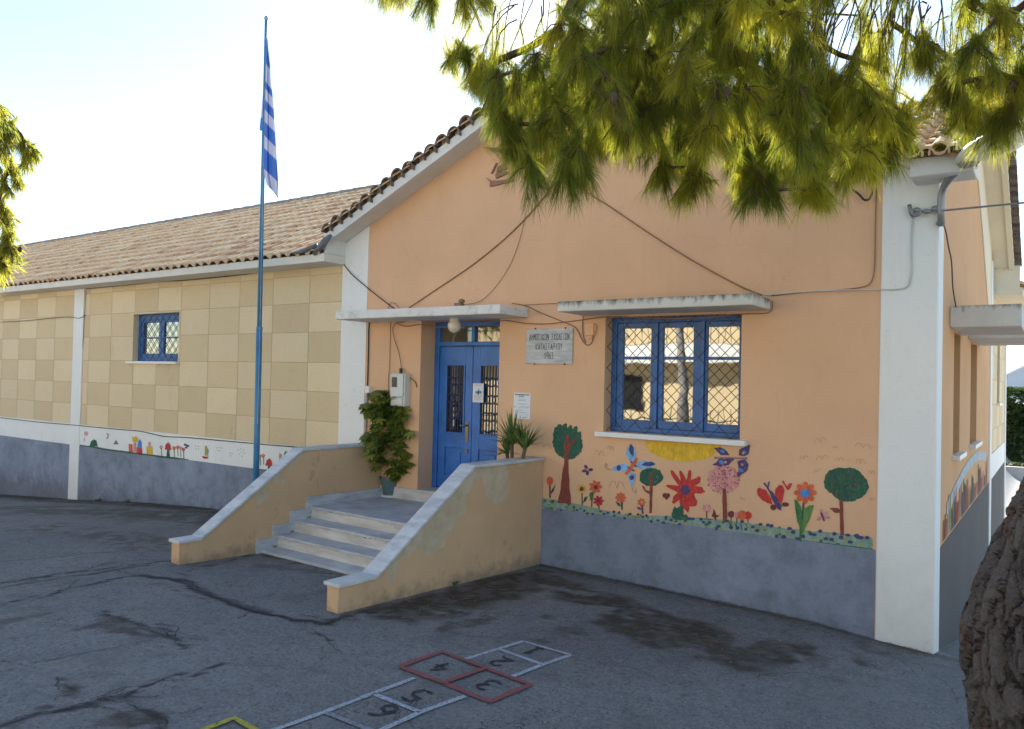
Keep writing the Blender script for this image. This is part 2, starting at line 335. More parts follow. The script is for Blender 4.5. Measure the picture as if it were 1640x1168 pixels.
def build_ground():
    xs = np.concatenate([grow(-10.5, -600, 26, 4000)[::-1][:-1], np.arange(-10.5, 10.5, .042), grow(10.5, 600, 30, 4000)])
    ys = np.concatenate([grow(-6.6, -600, 26, 4000)[::-1][:-1], np.arange(-6.6, .3, .042), grow(.3, 600, 44, 4000)])
    X, Y = np.meshgrid(xs, ys, indexing='ij'); Z = ground_z(X, Y)
    near = (np.abs(X) < 12) & (Y < 1) & (Y > -8)
    Z = Z+near*(vnoise(X, Y, 3, 3, .8)-.5)*.018+near*(vnoise(X, Y, 4, 2, 6)-.5)*.005
    wx = X+(vnoise(X, Y, 5, 4, 2.2)-.5)*.5; wy = Y+(vnoise(X, Y, 6, 4, 2.2)-.5)*.5
    fx = X+(vnoise(X, Y, 7, 3, 5)-.5)*.12; fy = Y+(vnoise(X, Y, 8, 3, 5)-.5)*.12
    def pl(pts): return [atg(*p)[:2] for p in pts]
    def dist(px, py, pts):
        d = np.full(px.shape, 1e9)
        for a, b in zip(pts[:-1], pts[1:]):
            ab = b-a; t = np.clip(((px-a[0])*ab[0]+(py-a[1])*ab[1])/(ab@ab+1e-9), 0, 1)
            d = np.minimum(d, np.hypot(px-a[0]-t*ab[0], py-a[1]-t*ab[1]))
        return d
    dirt = np.zeros(X.shape); crack = np.zeros(X.shape); moss = np.zeros(X.shape); pale = np.zeros(X.shape)
    patch = vnoise(X, Y, 9, 5, 3.5); fine = vnoise(X, Y, 19, 4, 11)
    def blob(pts, r, k=1., soft=.45):
        d = dist(wx, wy, pl(pts)); return k*smooth01((r-d)/(r*soft))*smooth01((patch-.34)*9)*(0.6+.4*smooth01((fine-.38)*8))
    for pts, r, k in [([(930, 955), (1060, 1000), (1200, 1030), (1340, 1058)], .40, 1.0), ([(1000, 1000), (1180, 1055)], .36, .95), ([(650, 980), (740, 962), (840, 925)], .38, 1.0), ([(870, 920), (930, 945)], .3, .9), ([(760, 985), (720, 1003)], .12, .7),
                      ([(875, 925), (960, 955)], .25, .8), ([(880, 992), (940, 1015)], .14, .8), ([(190, 1148), (250, 1150)], .10, .9), ([(20, 1165), (70, 1140)], .06, .9), ([(120, 1004), (165, 992), (200, 1008), (240, 1015)], .09, .8), ([(150, 975), (170, 985), (235, 1003)], .06, .8),
                      ([(0, 992), (50, 985)], .10, .6), ([(280, 918), (330, 930)], .05, .7), ([(440, 905), (560, 930)], .16, .5), ([(1395, 1035), (1420, 1050)], .15, .5), ([(100, 1112), (95, 1100)], .06, .7), ([(900, 1042), (880, 1035), (850, 1022)], .07, .7)]:
        dirt = np.maximum(dirt, blob(pts, r, k))
    # damp soil and leaf litter lying along the wing wall
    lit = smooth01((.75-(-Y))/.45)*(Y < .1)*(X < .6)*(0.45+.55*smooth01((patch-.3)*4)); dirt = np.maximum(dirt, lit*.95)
    dl = blob([(0, 815), (200, 822), (340, 832)], 1.0, .75, .8); dirt = np.maximum(dirt, dl)
    dirt = np.maximum(dirt, .6*blob([(60, 845), (200, 862), (270, 875)], .55, 1, .8)*smooth01((fine-.40)*8))
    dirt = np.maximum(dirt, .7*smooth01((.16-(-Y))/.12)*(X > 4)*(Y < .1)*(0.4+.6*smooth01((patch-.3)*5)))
    for pts, w, k in [([(222, 921), (270, 926), (320, 948), (390, 975), (450, 988), (520, 1000), (548, 985)], .040, 1.), ([(222, 921), (285, 928), (360, 962), (430, 982)], .075, .65), ([(0, 935), (130, 915), (275, 898)], .016, .9), ([(0, 941), (140, 920), (240, 906)], .012, .8),
                      ([(0, 967), (100, 945), (215, 922)], .022, .9), ([(255, 998), (280, 1020), (300, 1040)], .014, .8), ([(160, 980), (230, 1003), (275, 1022)], .020, .8), ([(0, 1163), (70, 1142), (150, 1125), (215, 1108), (260, 1090), (292, 1078)], .020, .95), ([(310, 1083), (355, 1065)], .012, .9),
                      ([(200, 1125), (240, 1145), (270, 1168)], .016, .7), ([(120, 1135), (210, 1116)], .012, .7), ([(510, 1015), (525, 1027)], .016, .8), ([(545, 985), (620, 975), (700, 960)], .025, .5), ([(90, 1085), (110, 1110)], .016, .7), ([(0, 900), (80, 893), (220, 880)], .010, .5), ([(60, 1060), (180, 1040)], .008, .5)]:
        w = max(w, .026); d = dist(fx, fy, pl(pts)); crack = np.maximum(crack, k*smooth01((w-d)/(w*.6))*(0.8+.2*smooth01((fine-.3)*6)))
    for pts, r, k in [([(520, 1000), (560, 985), (620, 975)], .10, .8), ([(300, 915), (410, 888), (560, 925)], .05, .8), ([(250, 935), (340, 965)], .05, .6), ([(640, 975), (760, 950), (860, 912)], .05, .8), ([(0, 800), (340, 816)], .07, .7)]:
        moss = np.maximum(moss, k*smooth01((r-dist(fx, fy, pl(pts)))/(r*.7))*smooth01((fine-.42)*6))
    for pts, r, k in [([(790, 1000), (850, 1010)], .16, .5), ([(100, 830), (300, 826)], .05, .7), ([(60, 845), (170, 850), (250, 840)], .10, .35), ([(150, 1060), (330, 1080)], .5, .22), ([(1330, 1120), (1500, 1090)], .5, .2)]:
        pale = np.maximum(pale, blob(pts, r, k, .9))
    lot = smooth01((Y-5)/2)*smooth01((X-4)/4)+smooth01((-Y-9.5)/3)*.7; lot = np.clip(lot, 0, 1)
    # the road in front of the low wall stays dark asphalt
    n0, n1 = X.shape; idx = np.arange(n0*n1).reshape(n0, n1)
    f = np.stack([idx[:-1, :-1], idx[1:, :-1], idx[1:, 1:], idx[:-1, 1:]], -1).reshape(-1, 4)
    o = big_mesh('ground', np.stack([X, Y, Z], -1).reshape(-1, 3), f, M['asphalt'])
    o.data.polygons.foreach_set('use_smooth', [True]*len(o.data.polygons))
    for nm, a in (('dirt', dirt), ('crack', crack), ('moss', moss), ('pale', pale), ('lot', lot)):
        t = o.data.attributes.new(nm, 'FLOAT', 'POINT'); t.data.foreach_set('value', np.clip(a, 0, 1).astype(np.float32).ravel())
    tag(o, kind='structure')
build_ground()
M['crack'] = paint('crack_shadow', (.042, .039, .037), .95, .3, 30, 0)
def crack_lines():
    q = MB(); r = random.Random(8)
    def go(P, w, br):
        for k in range(4):      # fractal midpoint displacement
            Q = []
            for a, b in zip(P[:-1], P[1:]):
                d = b-a; L_ = np.hypot(*d); Q += [a, (a+b)/2+np.array([-d[1], d[0]])/(L_+1e-9)*r.gauss(0, .10)*L_]
            P = Q+[P[-1]]
        n = len(P); vs = []
        for i, p in enumerate(P):
            t = P[min(i+1, n-1)]-P[max(i-1, 0)]; t = t/(np.linalg.norm(t)+1e-9); ww = .62*w*r.uniform(.25, 1.0)*min(1, .25+6*min(i, n-1-i)/n)*.5
            for s in (-1, 1): x, y = p+np.array([-t[1], t[0]])*ww*s; vs.append((x, y, gz(x, y)+.0065))
        q.add(vs, [(2*i, 2*i+1, 2*i+3, 2*i+2) for i in range(n-1)])
        if br:
            for _ in range(br):
                i = r.randrange(n//5, n-2); a = r.choice([-1, 1])*r.uniform(.5, 1.2); t = P[i+1]-P[i]; t = t/(np.linalg.norm(t)+1e-9); d = np.array([t[0]*math.cos(a)-t[1]*math.sin(a), t[0]*math.sin(a)+t[1]*math.cos(a)])
                e = P[i]+d*r.uniform(.15, .45); go([P[i], (P[i]+e)/2, e], w*.6, 0)
    for pts, w, br in [([(0, 935), (130, 915), (275, 898)], .030, 1), ([(0, 941), (140, 920), (240, 906)], .022, 0), ([(0, 967), (100, 945), (215, 922), (230, 920)], .030, 2), ([(255, 998), (280, 1020), (300, 1040)], .018, 2), ([(160, 980), (230, 1003), (275, 1022)], .022, 2), ([(0, 1163), (70, 1142), (150, 1125), (215, 1108), (260, 1090), (292, 1078)], .026, 6), ([(310, 1083), (355, 1065)], .018, 0),
                      ([(200, 1125), (240, 1145), (270, 1168)], .020, 3), ([(120, 1135), (210, 1116)], .016, 1), ([(505, 1012), (515, 1020), (528, 1029)], .018, 1), ([(222, 921), (270, 926), (320, 948), (390, 975), (450, 988), (520, 1000), (548, 985)], .045, 5), ([(90, 1085), (110, 1110)], .018, 1), ([(548, 985), (620, 974), (700, 957)], .020, 2), ([(60, 1060), (180, 1040), (260, 1030)], .010, 1), ([(870, 1040), (930, 1058), (1010, 1070), (1090, 1100)], .010, 2), ([(1180, 1090), (1300, 1080), (1420, 1100)], .012, 2), ([(330, 1060), (470, 1075), (560, 1060)], .010, 2), ([(1400, 1040), (1480, 1075), (1530, 1130)], .012, 2), ([(700, 1010), (780, 1020), (835, 1026)], .010, 1)]:
        go([atg(*p)[:2] for p in pts], w, br)
    tag(q.build('ground_cracks', M['crack'], fix=False), kind='structure')
crack_lines()
# painted hopscotch -------------------------------------------------
def worn(name, col, lo=.50, hi=.62, k=.85):
    m = NT(name); n = m.noise(60, 5, .7); c = m.mix(m.ramp(n, lo, hi, 0, k), col, (.10, .10, .11)); m.color(c); m.rough(.85); return m.mat
M['line_w'] = worn('worn_white_line', (.42, .45, .50), .50, .62); M['line_r'] = worn('worn_red_line', (.31, .075, .070), .48, .64, .8); M['line_y'] = worn('worn_yellow_line', (.46, .40, .04), .50, .64); M['line_k'] = worn('worn_black_digit', (.022, .024, .03), .5, .64, .7)
M['line_f'] = worn('faded_white_line', (.30, .29, .33), .46, .60)
def stroke(mb, pts, w, mi=0, lift=.006, z=gz):
    """a painted stroke on the ground: sampled ribbon that follows the surface"""
    P = []
    for a, b in zip(pts[:-1], pts[1:]):
        a = np.array(a[:2]); b = np.array(b[:2]); k = max(2, int(np.hypot(*(b-a))/.05))
        P += [a+(b-a)*i/k for i in range(k)]
    P.append(np.array(pts[-1][:2])); vs = []; n = len(P); w = w*.88
    for i, p in enumerate(P):
        t = P[min(i+1, n-1)]-P[max(i-1, 0)]; t = t/(np.linalg.norm(t)+1e-9); q = np.array([-t[1], t[0]])*w*.5*random.uniform(.86, 1.14)
        for s in (-1, 1):
            r = p+q*s; vs.append((r[0], r[1], z(r[0], r[1])+lift))
    mb.add(vs, [(2*i, 2*i+1, 2*i+3, 2*i+2) for i in range(n-1)], mi)
g = lambda u, v: atg(u, v)
hs = thing('hopscotch_court', 'painted hopscotch court with white lines, two red squares and black digits on asphalt', 'hopscotch', g(760, 1080))
A1, A2, B1, B2 = g(838, 1028), g(914, 1050), g(440, 1168), g(560, 1192)
def lerp(a, b, t): return a+(b-a)*t
w_ = MB(); stroke(w_, [g(838, 1028), g(745, 1057)], .045); stroke(w_, [g(664, 1087), g(597, 1112), g(519, 1142), g(440, 1170), g(330, 1208)], .045)
stroke(w_, [g(838, 1028), g(914, 1050)], .035); stroke(w_, [g(914, 1050), g(868, 1066), g(820, 1085)], .045); stroke(w_, [g(745, 1116), g(673, 1142), g(617, 1168), g(520, 1205)], .045)
stroke(w_, [g(800, 1041), g(868, 1065)], .045); stroke(w_, [g(597, 1112), g(673, 1142)], .045); w_.build('white_line', M['line_w'], hs, fix=False)
w_ = MB(); stroke(w_, [g(522, 1143), g(580, 1166), g(640, 1190)], .045, lift=.008); w_.build('white_line', M['line_f'], hs, fix=False)
w_ = MB(); stroke(w_, [g(640, 1070), g(708, 1046), g(778, 1072), g(711, 1096), g(640, 1070)], .05, lift=.012); w_.build('red_square', M['line_r'], hs, fix=False)
w_ = MB(); stroke(w_, [g(778, 1072), g(850, 1098), g(785, 1126), g(711, 1096), g(778, 1072)], .05, lift=.009); w_.build('red_square', M['line_r'], hs, fix=False)
DIG = {'1': [[(-.25, .35), (.1, .9), (.1, -.9)], [(-.3, -.9), (.45, -.9)]], '2': [[(-.5, .5), (-.2, .9), (.3, .85), (.45, .4), (.1, -.2), (-.5, -.8), (.1, -.65), (.6, -.85)]], '3': [[(-.5, .8), (.1, .9), (.45, .55), (.3, .15), (-.1, .05), (.4, -.1), (.5, -.55), (.1, -.9), (-.5, -.75)]],
       '4': [[(.1, .9), (-.5, -.1), (.6, -.1)], [(.25, .4), (.2, -.9)]], '5': [[(.5, .85), (-.35, .9), (-.4, .15), (.2, .2), (.5, -.2), (.3, -.8), (-.5, -.85)]], '6': [[(.4, .9), (-.2, .6), (-.5, -.1), (-.4, -.7), (.1, -.9), (.5, -.55), (.3, -.05), (-.2, .0), (-.45, -.3)]]}
ax = (g(440, 1168)-g(838, 1028))[:2]; ax = ax/np.linalg.norm(ax); ay = np.array([ax[1], -ax[0]])
for d, (u, v) in {'1': (853, 1044), '2': (803, 1061), '3': (782, 1098), '4': (706, 1070), '5': (668, 1115), '6': (615, 1140)}.items():
    c = g(u, v)[:2]; w_ = MB()
    for s in DIG[d]: stroke(w_, [c+.105*(ax*y+ay*x*.95) for x, y in s], .026, lift=.007)
    w_.build('digit', M['line_k'], hs, fix=False)
ym = MB(); stroke(ym, [g(300, 1180), g(375, 1151), g(430, 1182)], .05, lift=.006)
tag(ym.build('yellow_line', M['line_y'], fix=False), 'yellow painted angle line on the asphalt beside the hopscotch court', 'ground marking')
# litter of small stones
mb = MB()
for _ in range(230):
    if random.random() < .5: u, v = random.uniform(560, 1400), random.uniform(930, 1168)
    else: u, v = random.uniform(0, 700), random.uniform(830, 1168)
    p = g(u, v)
    if p[1] > -.05: continue
    r = random.uniform(.003, .009); a = random.random()*6
    vs = [p+np.array([r*math.cos(a+k*1.57)*random.uniform(.7, 1.4), r*math.sin(a+k*1.57)*random.uniform(.7, 1.4), .002]) for k in range(4)]+[p+np.array([0, 0, r])]
    mb.add(vs, [(0, 1, 4), (1, 2, 4), (2, 3, 4), (3, 0, 4)])
tag(mb.build('loose_stones', paint('pale_pebble', (.27, .255, .23), .9, .3, 40)), kind='stuff', label='loose pale pebbles scattered on the asphalt yard', cat='pebbles')
nd = MB(); nrg = random.Random(41)
for _ in range(5200):
    z_ = nrg.random()
    if z_ < .30: x, y = nrg.uniform(-9, .6), -abs(nrg.gauss(0, .30))-.01
    elif z_ < .50: x, y = nrg.uniform(4.1, 8.1), -abs(nrg.gauss(0, .16))-.01
    elif z_ < .72: p = g(nrg.gauss(1100, 160), nrg.gauss(1010, 26)); x, y = p[0], p[1]
    elif z_ < .82: p = g(nrg.gauss(740, 70), nrg.gauss(968, 14)); x, y = p[0], p[1]
    else: x, y = nrg.uniform(-3, 8.5), nrg.uniform(-5.6, -.3)
    if y > -.005 or (1.25 < x < 4.1 and y > -2.95): continue
    a = nrg.random()*6.28; L_ = nrg.uniform(.04, .11); w_ = nrg.uniform(.0018, .004); z = gz(x, y)+.008
    nd.add([(x, y, z), (x+L_*math.cos(a), y+L_*math.sin(a), z+.003), (x+L_*.5*math.cos(a)-w_*math.sin(a), y+L_*.5*math.sin(a)+w_*math.cos(a), z+.004)], [(0, 1, 2)], 0, nrg.random())
tag(nd.build('fallen_needles', paint('dry_pine_needle', (.13, .085, .045), .9, .4, 3, 0), fix=False), 'dry brown pine needles scattered over the asphalt and along the walls', 'pine litter', kind='stuff')
# ================================================================== THE SCHOOL
SB = thing('school_building', 'single storey school with orange gabled porch block, beige checker wings and clay tile roof', 'school', (4.4, 0, 0))
XL, XP, XR, W, WS = .689, 1.184, 7.643, 8.115, 8.100       # pilaster edges of the front, corner, side wall plane
ZP, ZM1, ZM2, ZE = .667, .667, 1.074, 3.70
def wall_sheet(mb, xs, zs, holes, to3, depth, mi=0, jit=None):
    """wall face split on xs, zs with rectangular holes (x0,x1,z0,z1); reveals run back by depth. to3(x,d,z)"""
    for (a, b, c, d) in holes: xs = sorted(set(xs)|{a, b}); zs = sorted(set(zs)|{c, d})
    for i in range(len(xs)-1):
        for j in range(len(zs)-1):
            cx, cz = (xs[i]+xs[i+1])/2, (zs[j]+zs[j+1])/2
            if any(a < cx < b and c < cz < d for a, b, c, d in holes): continue
            mb.poly([to3(xs[i], 0, zs[j]), to3(xs[i+1], 0, zs[j]), to3(xs[i+1], 0, zs[j+1]), to3(xs[i], 0, zs[j+1])], mi)
    for (a, b, c, d) in holes:
        for p, q in (((a, c), (a, d)), ((a, d), (b, d)), ((b, d), (b, c)), ((b, c), (a, c))):
            mb.poly([to3(p[0], 0, p[1]), to3(q[0], 0, q[1]), to3(q[0], depth, q[1]), to3(p[0], depth, p[1])], mi)
RK0, RKS, XC = 4.036, .4535, (XL+W)/2     # rake (fascia top) height at x=XL and slope
O_ = .35
fr = [at(525, 372, 'Y', -O_), at(640, 286, 'Y', -O_), at(700, 240, 'Y', -O_), at(780, 178, 'Y', -O_)]
RKS = float(np.polyfit([p[0] for p in fr], [p[2] for p in fr], 1)[0]); RK0 = float(np.polyval(np.polyfit([p[0] for p in fr], [p[2] for p in fr], 1), XL))
ZPK = RK0+RKS*(XC-XL); print('rake', RK0, RKS, 'peak', ZPK)
def rake(x): return ZPK-RKS*abs(x-XC)
DOOR = (2.172, 3.432, .67, 2.86); WIN = (at(968, 600, 'Y', 0)[0], at(1186.5, 600, 'Y', 0)[0], at(967, 691, 'Y', 0)[2], 2.835)
mb = MB(); f3 = lambda x, d, z: (x, d, z)
wall_sheet(mb, [XL, W], [-.9, 4.0], [DOOR, WIN], f3, .42)
mb.poly([(XL, 0, 4.0), (W, 0, 4.0), (W, 0, rake(W)-.04), (XC, 0, ZPK-.04), (XL, 0, rake(XL)-.04)])
mb.build('front_wall', M['orange'], SB, fix=False)
YG = 7.25; YC = YG/2                       # depth of the square porch block
SW1 = (at(1527, 650, 'X', WS)[1], at(1537, 650, 'X', WS)[1], 1.45, 2.72); SW2 = (at(1554, 650, 'X', WS)[1], at(1564, 650, 'X', WS)[1], 1.45, 2.72)
s3 = lambda y, d, z: (WS-d, y, z)
ZER = 4.072
def rakeR(y): return ZER+RKS*(YC+.35)-RKS*abs(y-YC)
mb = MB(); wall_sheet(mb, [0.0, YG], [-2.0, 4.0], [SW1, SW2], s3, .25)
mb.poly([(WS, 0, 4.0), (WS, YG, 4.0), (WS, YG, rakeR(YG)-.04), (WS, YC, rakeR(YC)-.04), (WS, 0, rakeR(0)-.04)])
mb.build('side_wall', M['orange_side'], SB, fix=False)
# pilasters (white bands, proud of the stucco)
def pil(x0, x1, y0, y1, z0, z1): q = MB(); q.box(x0, x1, y0, y1, z0, z1); return q.build('pilaster', M['white'], SB, bevel=.006)
q = MB(); q.prism([(XL, -.012, -.8), (XP, -.012, -.8), (XP, -.012, rake(XP)-.09), (XL, -.012, rake(XL)-.09)], (0, .1, 0)); q.build('pilaster', M['white'], SB)
q = MB(); q.prism([(XR, -.014, -.9), (W+.004, -.014, -.9), (W+.004, -.014, rake(W)-.09), (XR+.02, -.014, rake(XR)-.09)], (0, .36, 0)); q.build('pilaster', M['white'], SB, bevel=.012)
q = MB(); q.box(WS-.1, WS+.02, YG-.42, YG, -2.2, 4.2); q.build('pilaster', M['white'], SB)
# plinths
q = MB(); q.box(4.0, XR-.001, -.006, .05, -.9, ZP); q.build('plinth', M['plinth'], SB)
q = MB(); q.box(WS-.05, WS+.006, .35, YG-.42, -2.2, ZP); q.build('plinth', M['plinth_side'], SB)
q = MB(); q.box(-6.41, XL-.001, -.006, .05, -1.2, ZM1); q.box(-13.7, -6.77, -.006, .05, -1.4, ZM1); q.box(-20, -14.06, -.006, .05, -1.6, ZM1); q.build('plinth', M['plinth'], SB)
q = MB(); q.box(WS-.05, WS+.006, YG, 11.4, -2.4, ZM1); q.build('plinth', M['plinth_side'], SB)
# white beams over the plinths of the wings
q = MB(); q.box(-20, XL-.001, -.010, .05, ZM1, ZM2); q.build('beam', M['white'], SB)
q = MB(); q.box(WS-.05, WS+.010, YG, 11.4, ZM1, ZM2); q.build('beam', M['white'], SB)
for x in (-6.77, -14.06): pil(x, x+.36, -.022, .2, -1.5, ZE)
q = MB(); q.box(WS-.2, WS+.02, 11.4, 11.72, -2.4, ZE); q.build('pilaster', M['white'], SB)
# chequered wing walls
LW = (at(213, 540, 'Y', 0)[0], at(286, 540, 'Y', 0)[0], at(248, 579, 'Y', 0)[2], at(250, 502, 'Y', 0)[2])
def checker(name, e, zs, hole, to3, flip=0, depth=.25):
    mb = MB(); es = list(e); zz = list(zs)
    cut = sorted(set(es)|({hole[0], hole[1]} if hole else set())); cutz = sorted(set(zz)|({hole[2], hole[3]} if hole else set()))
    for i in range(len(cut)-1):
        for j in range(len(cutz)-1):
            cx, cz = (cut[i]+cut[i+1])/2, (cutz[j]+cutz[j+1])/2
            if hole and hole[0] < cx < hole[1] and hole[2] < cz < hole[3]: continue
            ci = sum(1 for q in es if q < cx); rj = sum(1 for q in zz if q < cz); rr = random.Random(ci*31+rj*7)
            gx0 = .004 if cut[i] in es else 0; gx1 = .004 if cut[i+1] in es else 0; gz0 = .004 if cutz[j] in zz else 0; gz1 = .004 if cutz[j+1] in zz else 0
            mi = (ci+rj+flip) % 2
            mb.poly([to3(cut[i]+gx0, 0, cutz[j]+gz0), to3(cut[i+1]-gx1, 0, cutz[j]+gz0), to3(cut[i+1]-gx1, 0, cutz[j+1]-gz1), to3(cut[i]+gx0, 0, cutz[j+1]-gz1)], mi, rr.random())
    a, b, c, d = es[0], es[-1], zz[0], zz[-1]
    def bk(x0, x1, z0, z1): mb.poly([to3(x0, .004, z0), to3(x1, .004, z0), to3(x1, .004, z1), to3(x0, .004, z1)], 2)
    if hole:
        bk(a, hole[0], c, d); bk(hole[1], b, c, d); bk(hole[0], hole[1], c, hole[2]); bk(hole[0], hole[1], hole[3], d)
        h = hole
        for p, q in (((h[0], h[2]), (h[0], h[3])), ((h[0], h[3]), (h[1], h[3])), ((h[1], h[3]), (h[1], h[2])), ((h[1], h[2]), (h[0], h[2]))):
            mb.poly([to3(p[0], 0, p[1]), to3(q[0], 0, q[1]), to3(q[0], depth, q[1]), to3(p[0], depth, p[1])], 0)
    else: bk(a, b, c, d)
    return mb.build(name, [M['chk_l'], M['chk_d'], M['joint']], SB, fix=False)
ZR = [ZM2, 1.465, 1.885, 2.305, 2.745, 3.17, 3.575, ZE]
checker('checker_wall', [-6.41, -6.2, -5.42, -4.64, -3.91, -3.21, -2.42, -1.63, -.82, 0.0, XL], ZR, LW, f3, 1)
checker('checker_wall', [-13.7+.77*i for i in range(9)]+[-6.77], ZR, None, f3)
checker('checker_wall', [-20+.8*i for i in range(7)]+[-14.06], ZR, None, f3)
RW = (8.85, 9.6, 1.9, 3.1)
checker('checker_wall', [YG+.8*i for i in range(5)]+[11.4], ZR, RW, s3, 1)
# ---- canopies
def canopy(x0, x1, y0, z0, z1, mat): q = MB(); q.box(x0, x1, y0, 0, z0, z1); return q.build('canopy', mat, SB, bevel=.012)
canopy(XP, 3.838, -.5825, 2.858, 2.967, M['canopy']); canopy(4.57, 6.67, -.552, 2.860, 2.968, M['conc'])
q = MB(); q.box(WS, WS+.60, SW1[0]-.45, SW1[1]+.28, 2.735, 2.95); q.build('canopy', M['conc'], SB, bevel=.012)
q = MB(); q.box(WS, WS+.60, SW2[0]-.40, SW2[1]+.4, 2.735, 2.84); q.build('canopy', M['conc'], SB, bevel=.012)
# ---- door with its frame, leaves, grilles
x0, x1, z0, z1 = DOOR; YD = .30; ZT = 2.545
fr_ = MB(); fr_.box(x0, x0+.075, YD-.02, YD+.08, z0, z1); fr_.box(x1-.075, x1, YD-.02, YD+.08, z0, z1); fr_.box(x0+.075, x1-.075, YD-.02, YD+.08, z1-.06, z1); fr_.box(x0+.075, x1-.075, YD-.02, YD+.08, ZT, ZT+.055)
xm = (x0+x1)/2; fr_.box(xm-.025, xm+.025, YD-.012, YD+.07, ZT+.055, z1-.06)
door = fr_.build('door', M['blue'], SB, bevel=.006)
for a, b in ((x0+.075, xm-.025), (xm+.025, x1-.075)):
    q = MB(); q.box(a, b, YD+.03, YD+.04, ZT+.055, z1-.06); q.build('transom_pane', M['glass_dim'], door)
for s, (a, b) in enumerate(((x0+.078, xm-.004), (xm+.004, x1-.078))):
    q = MB(); zb, zt = z0+.02, ZT-.006; st_, gz0, gz1 = .115, 1.42, 2.29
    q.box(a, a+st_, YD, YD+.05, zb, zt); q.box(b-st_, b, YD, YD+.05, zb, zt)
    for c, d in ((zb, zb+.16), (1.22, gz0), (gz1, zt)): q.box(a+st_, b-st_, YD, YD+.05, c, d)
    q.box(a+st_, b-st_, YD+.018, YD+.04, zb+.16, 1.22); q.box(a+st_+.06, b-st_-.06, YD+.004, YD+.018, zb+.22, 1.16)
    for c in (a+st_, b-st_-.022): q.box(c, c+.022, YD-.012, YD, gz0, gz1)
    for c in (gz0-.02, gz1): q.box(a+st_-.0, b-st_, YD-.012, YD, c, c+.02)
    q.build('door_leaf', M['blue'], door, bevel=.004)
    q = MB(); q.box(a+st_, b-st_, YD+.034, YD+.038, gz0, gz1); q.build('door_pane', M['glass_door'], door)
    q = MB(); xa, xb = a+st_+.022, b-st_-.022; n = 6
    for i in range(n+1):
        x = xa+(xb-xa)*i/n; q.tube([(x, YD+.012, gz0), (x, YD+.012, gz1)], .0055, 5)
    for zc in (gz0+.22, gz0+.44, gz0+.66):
        for i in range(0, n, 2):
            xc = xa+(xb-xa)*(i+1)/n; r = (xb-xa)/n*.9
            q.tube([(xc+r*math.cos(k*math.pi/7), YD+.006, zc+1.5*r*math.sin(k*math.pi/7)) for k in range(15)], .005, 5)
    q.build('door_grille', paint('blue_iron', (.022, .045, .13), .5) if s == 0 else bpy.data.materials['blue_iron'], door)
q = MB(); q.box(xm-.085, xm-.045, YD-.010, YD, 1.30, 1.56); q.tube([(xm-.065, YD-.01, 1.52), (xm-.065, YD-.05, 1.52), (xm-.15, YD-.055, 1.515)], .010, 8); q.box(xm-.08, xm-.05, YD-.014, YD, 1.16, 1.22)
q.build('handle', M['brass'], door)
q = MB(); q.box(x0+.002, x1-.002, -.024, YD+.09, .50, z0+.004); q.build('threshold', M['riser'], door, bevel=.004)
# ---- front window
x0, x1, z0, z1 = WIN; YW = .16
q = MB(); q.box(x0, x0+.06, YW, YW+.1, z0, z1); q.box(x1-.03, x1, YW, YW+.1, z0, z1); q.box(x0+.06, x1-.03, YW, YW+.1, z1-.055, z1); q.box(x0+.06, x1-.03, YW, YW+.1, z0, z0+.05)
win = q.build('window', M['blue_dk'], SB, bevel=.005)
def px(u): return at(u, 600, 'Y', YW)[0]
edges = [x0+.06, px(1050), px(1124.5), x1-.03]
q = MB()
for e in edges[1:3]: q.box(e-.022, e+.022, YW-.012, YW+.09, z0+.05, z1-.055)
q.build('mullion', M['blue_dk'], win, bevel=.004)
GL = [(996.5, 1041), (1060.5, 1109), (1131.5, 1182.5)]
for k, (ua, ub) in enumerate(GL):
    a = edges[k]+(.022 if k else .0); b = edges[k+1]-(.022 if k < 2 else 0); ga, gb = px(ua), px(ub); zb, zt = z0+.05, z1-.055; gb0, gt0 = z0+.135, z1-.115; zm = 2.392
    q = MB()
    q.box(a+.003, ga, YW+.012, YW+.06, zb+.003, zt-.003); q.box(gb, b-.003, YW+.012, YW+.06, zb+.003, zt-.003)
    q.box(ga, gb, YW+.012, YW+.06, zb+.003, gb0); q.box(ga, gb, YW+.012, YW+.06, gt0, zt-.003); q.box(ga, gb, YW+.016, YW+.055, zm-.016, zm+.016)
    q.build('sash', M['blue_dk'], win, bevel=.004)
    for c, d in ((gb0, zm-.016), (zm+.016, gt0)):
        q = MB(); q.box(ga, gb, YW+.036, YW+.042, c, d); q.build('pane', M['glass'], win)
q = MB(); q.box(x0-.07, x1+.075, -.075, YW, z0-.055, z0-.001); q.build('sill', M['white_pl'], win, bevel=.004)
def lattice(x0, x1, z0, z1, y, per, r, to3):
    q = MB(); hgt = z1-z0; k = -int(hgt/per)-2
    while x0+k*per < x1+hgt:
        for sgn in (1, -1):
            xa = x0+k*per; pts = []
            # line x = xa + sgn*(z-z0)
            lo, hi = 0., hgt
            for bound, want in ((x0, 1), (x1, -1)):
                t = (bound-xa)/sgn
                if want*sgn > 0: lo = max(lo, t)
                else: hi = min(hi, t)
            if hi-lo > .03: q.tube([to3(xa+sgn*lo, y+sgn*.004, z0+lo), to3(xa+sgn*hi, y+sgn*.004, z0+hi)], r, 5)
        k += 1
    return q
lattice(x0+.004, x1-.004, z0, z1, .05, .235, .0039, f3).build('window_grille', M['iron'], win)
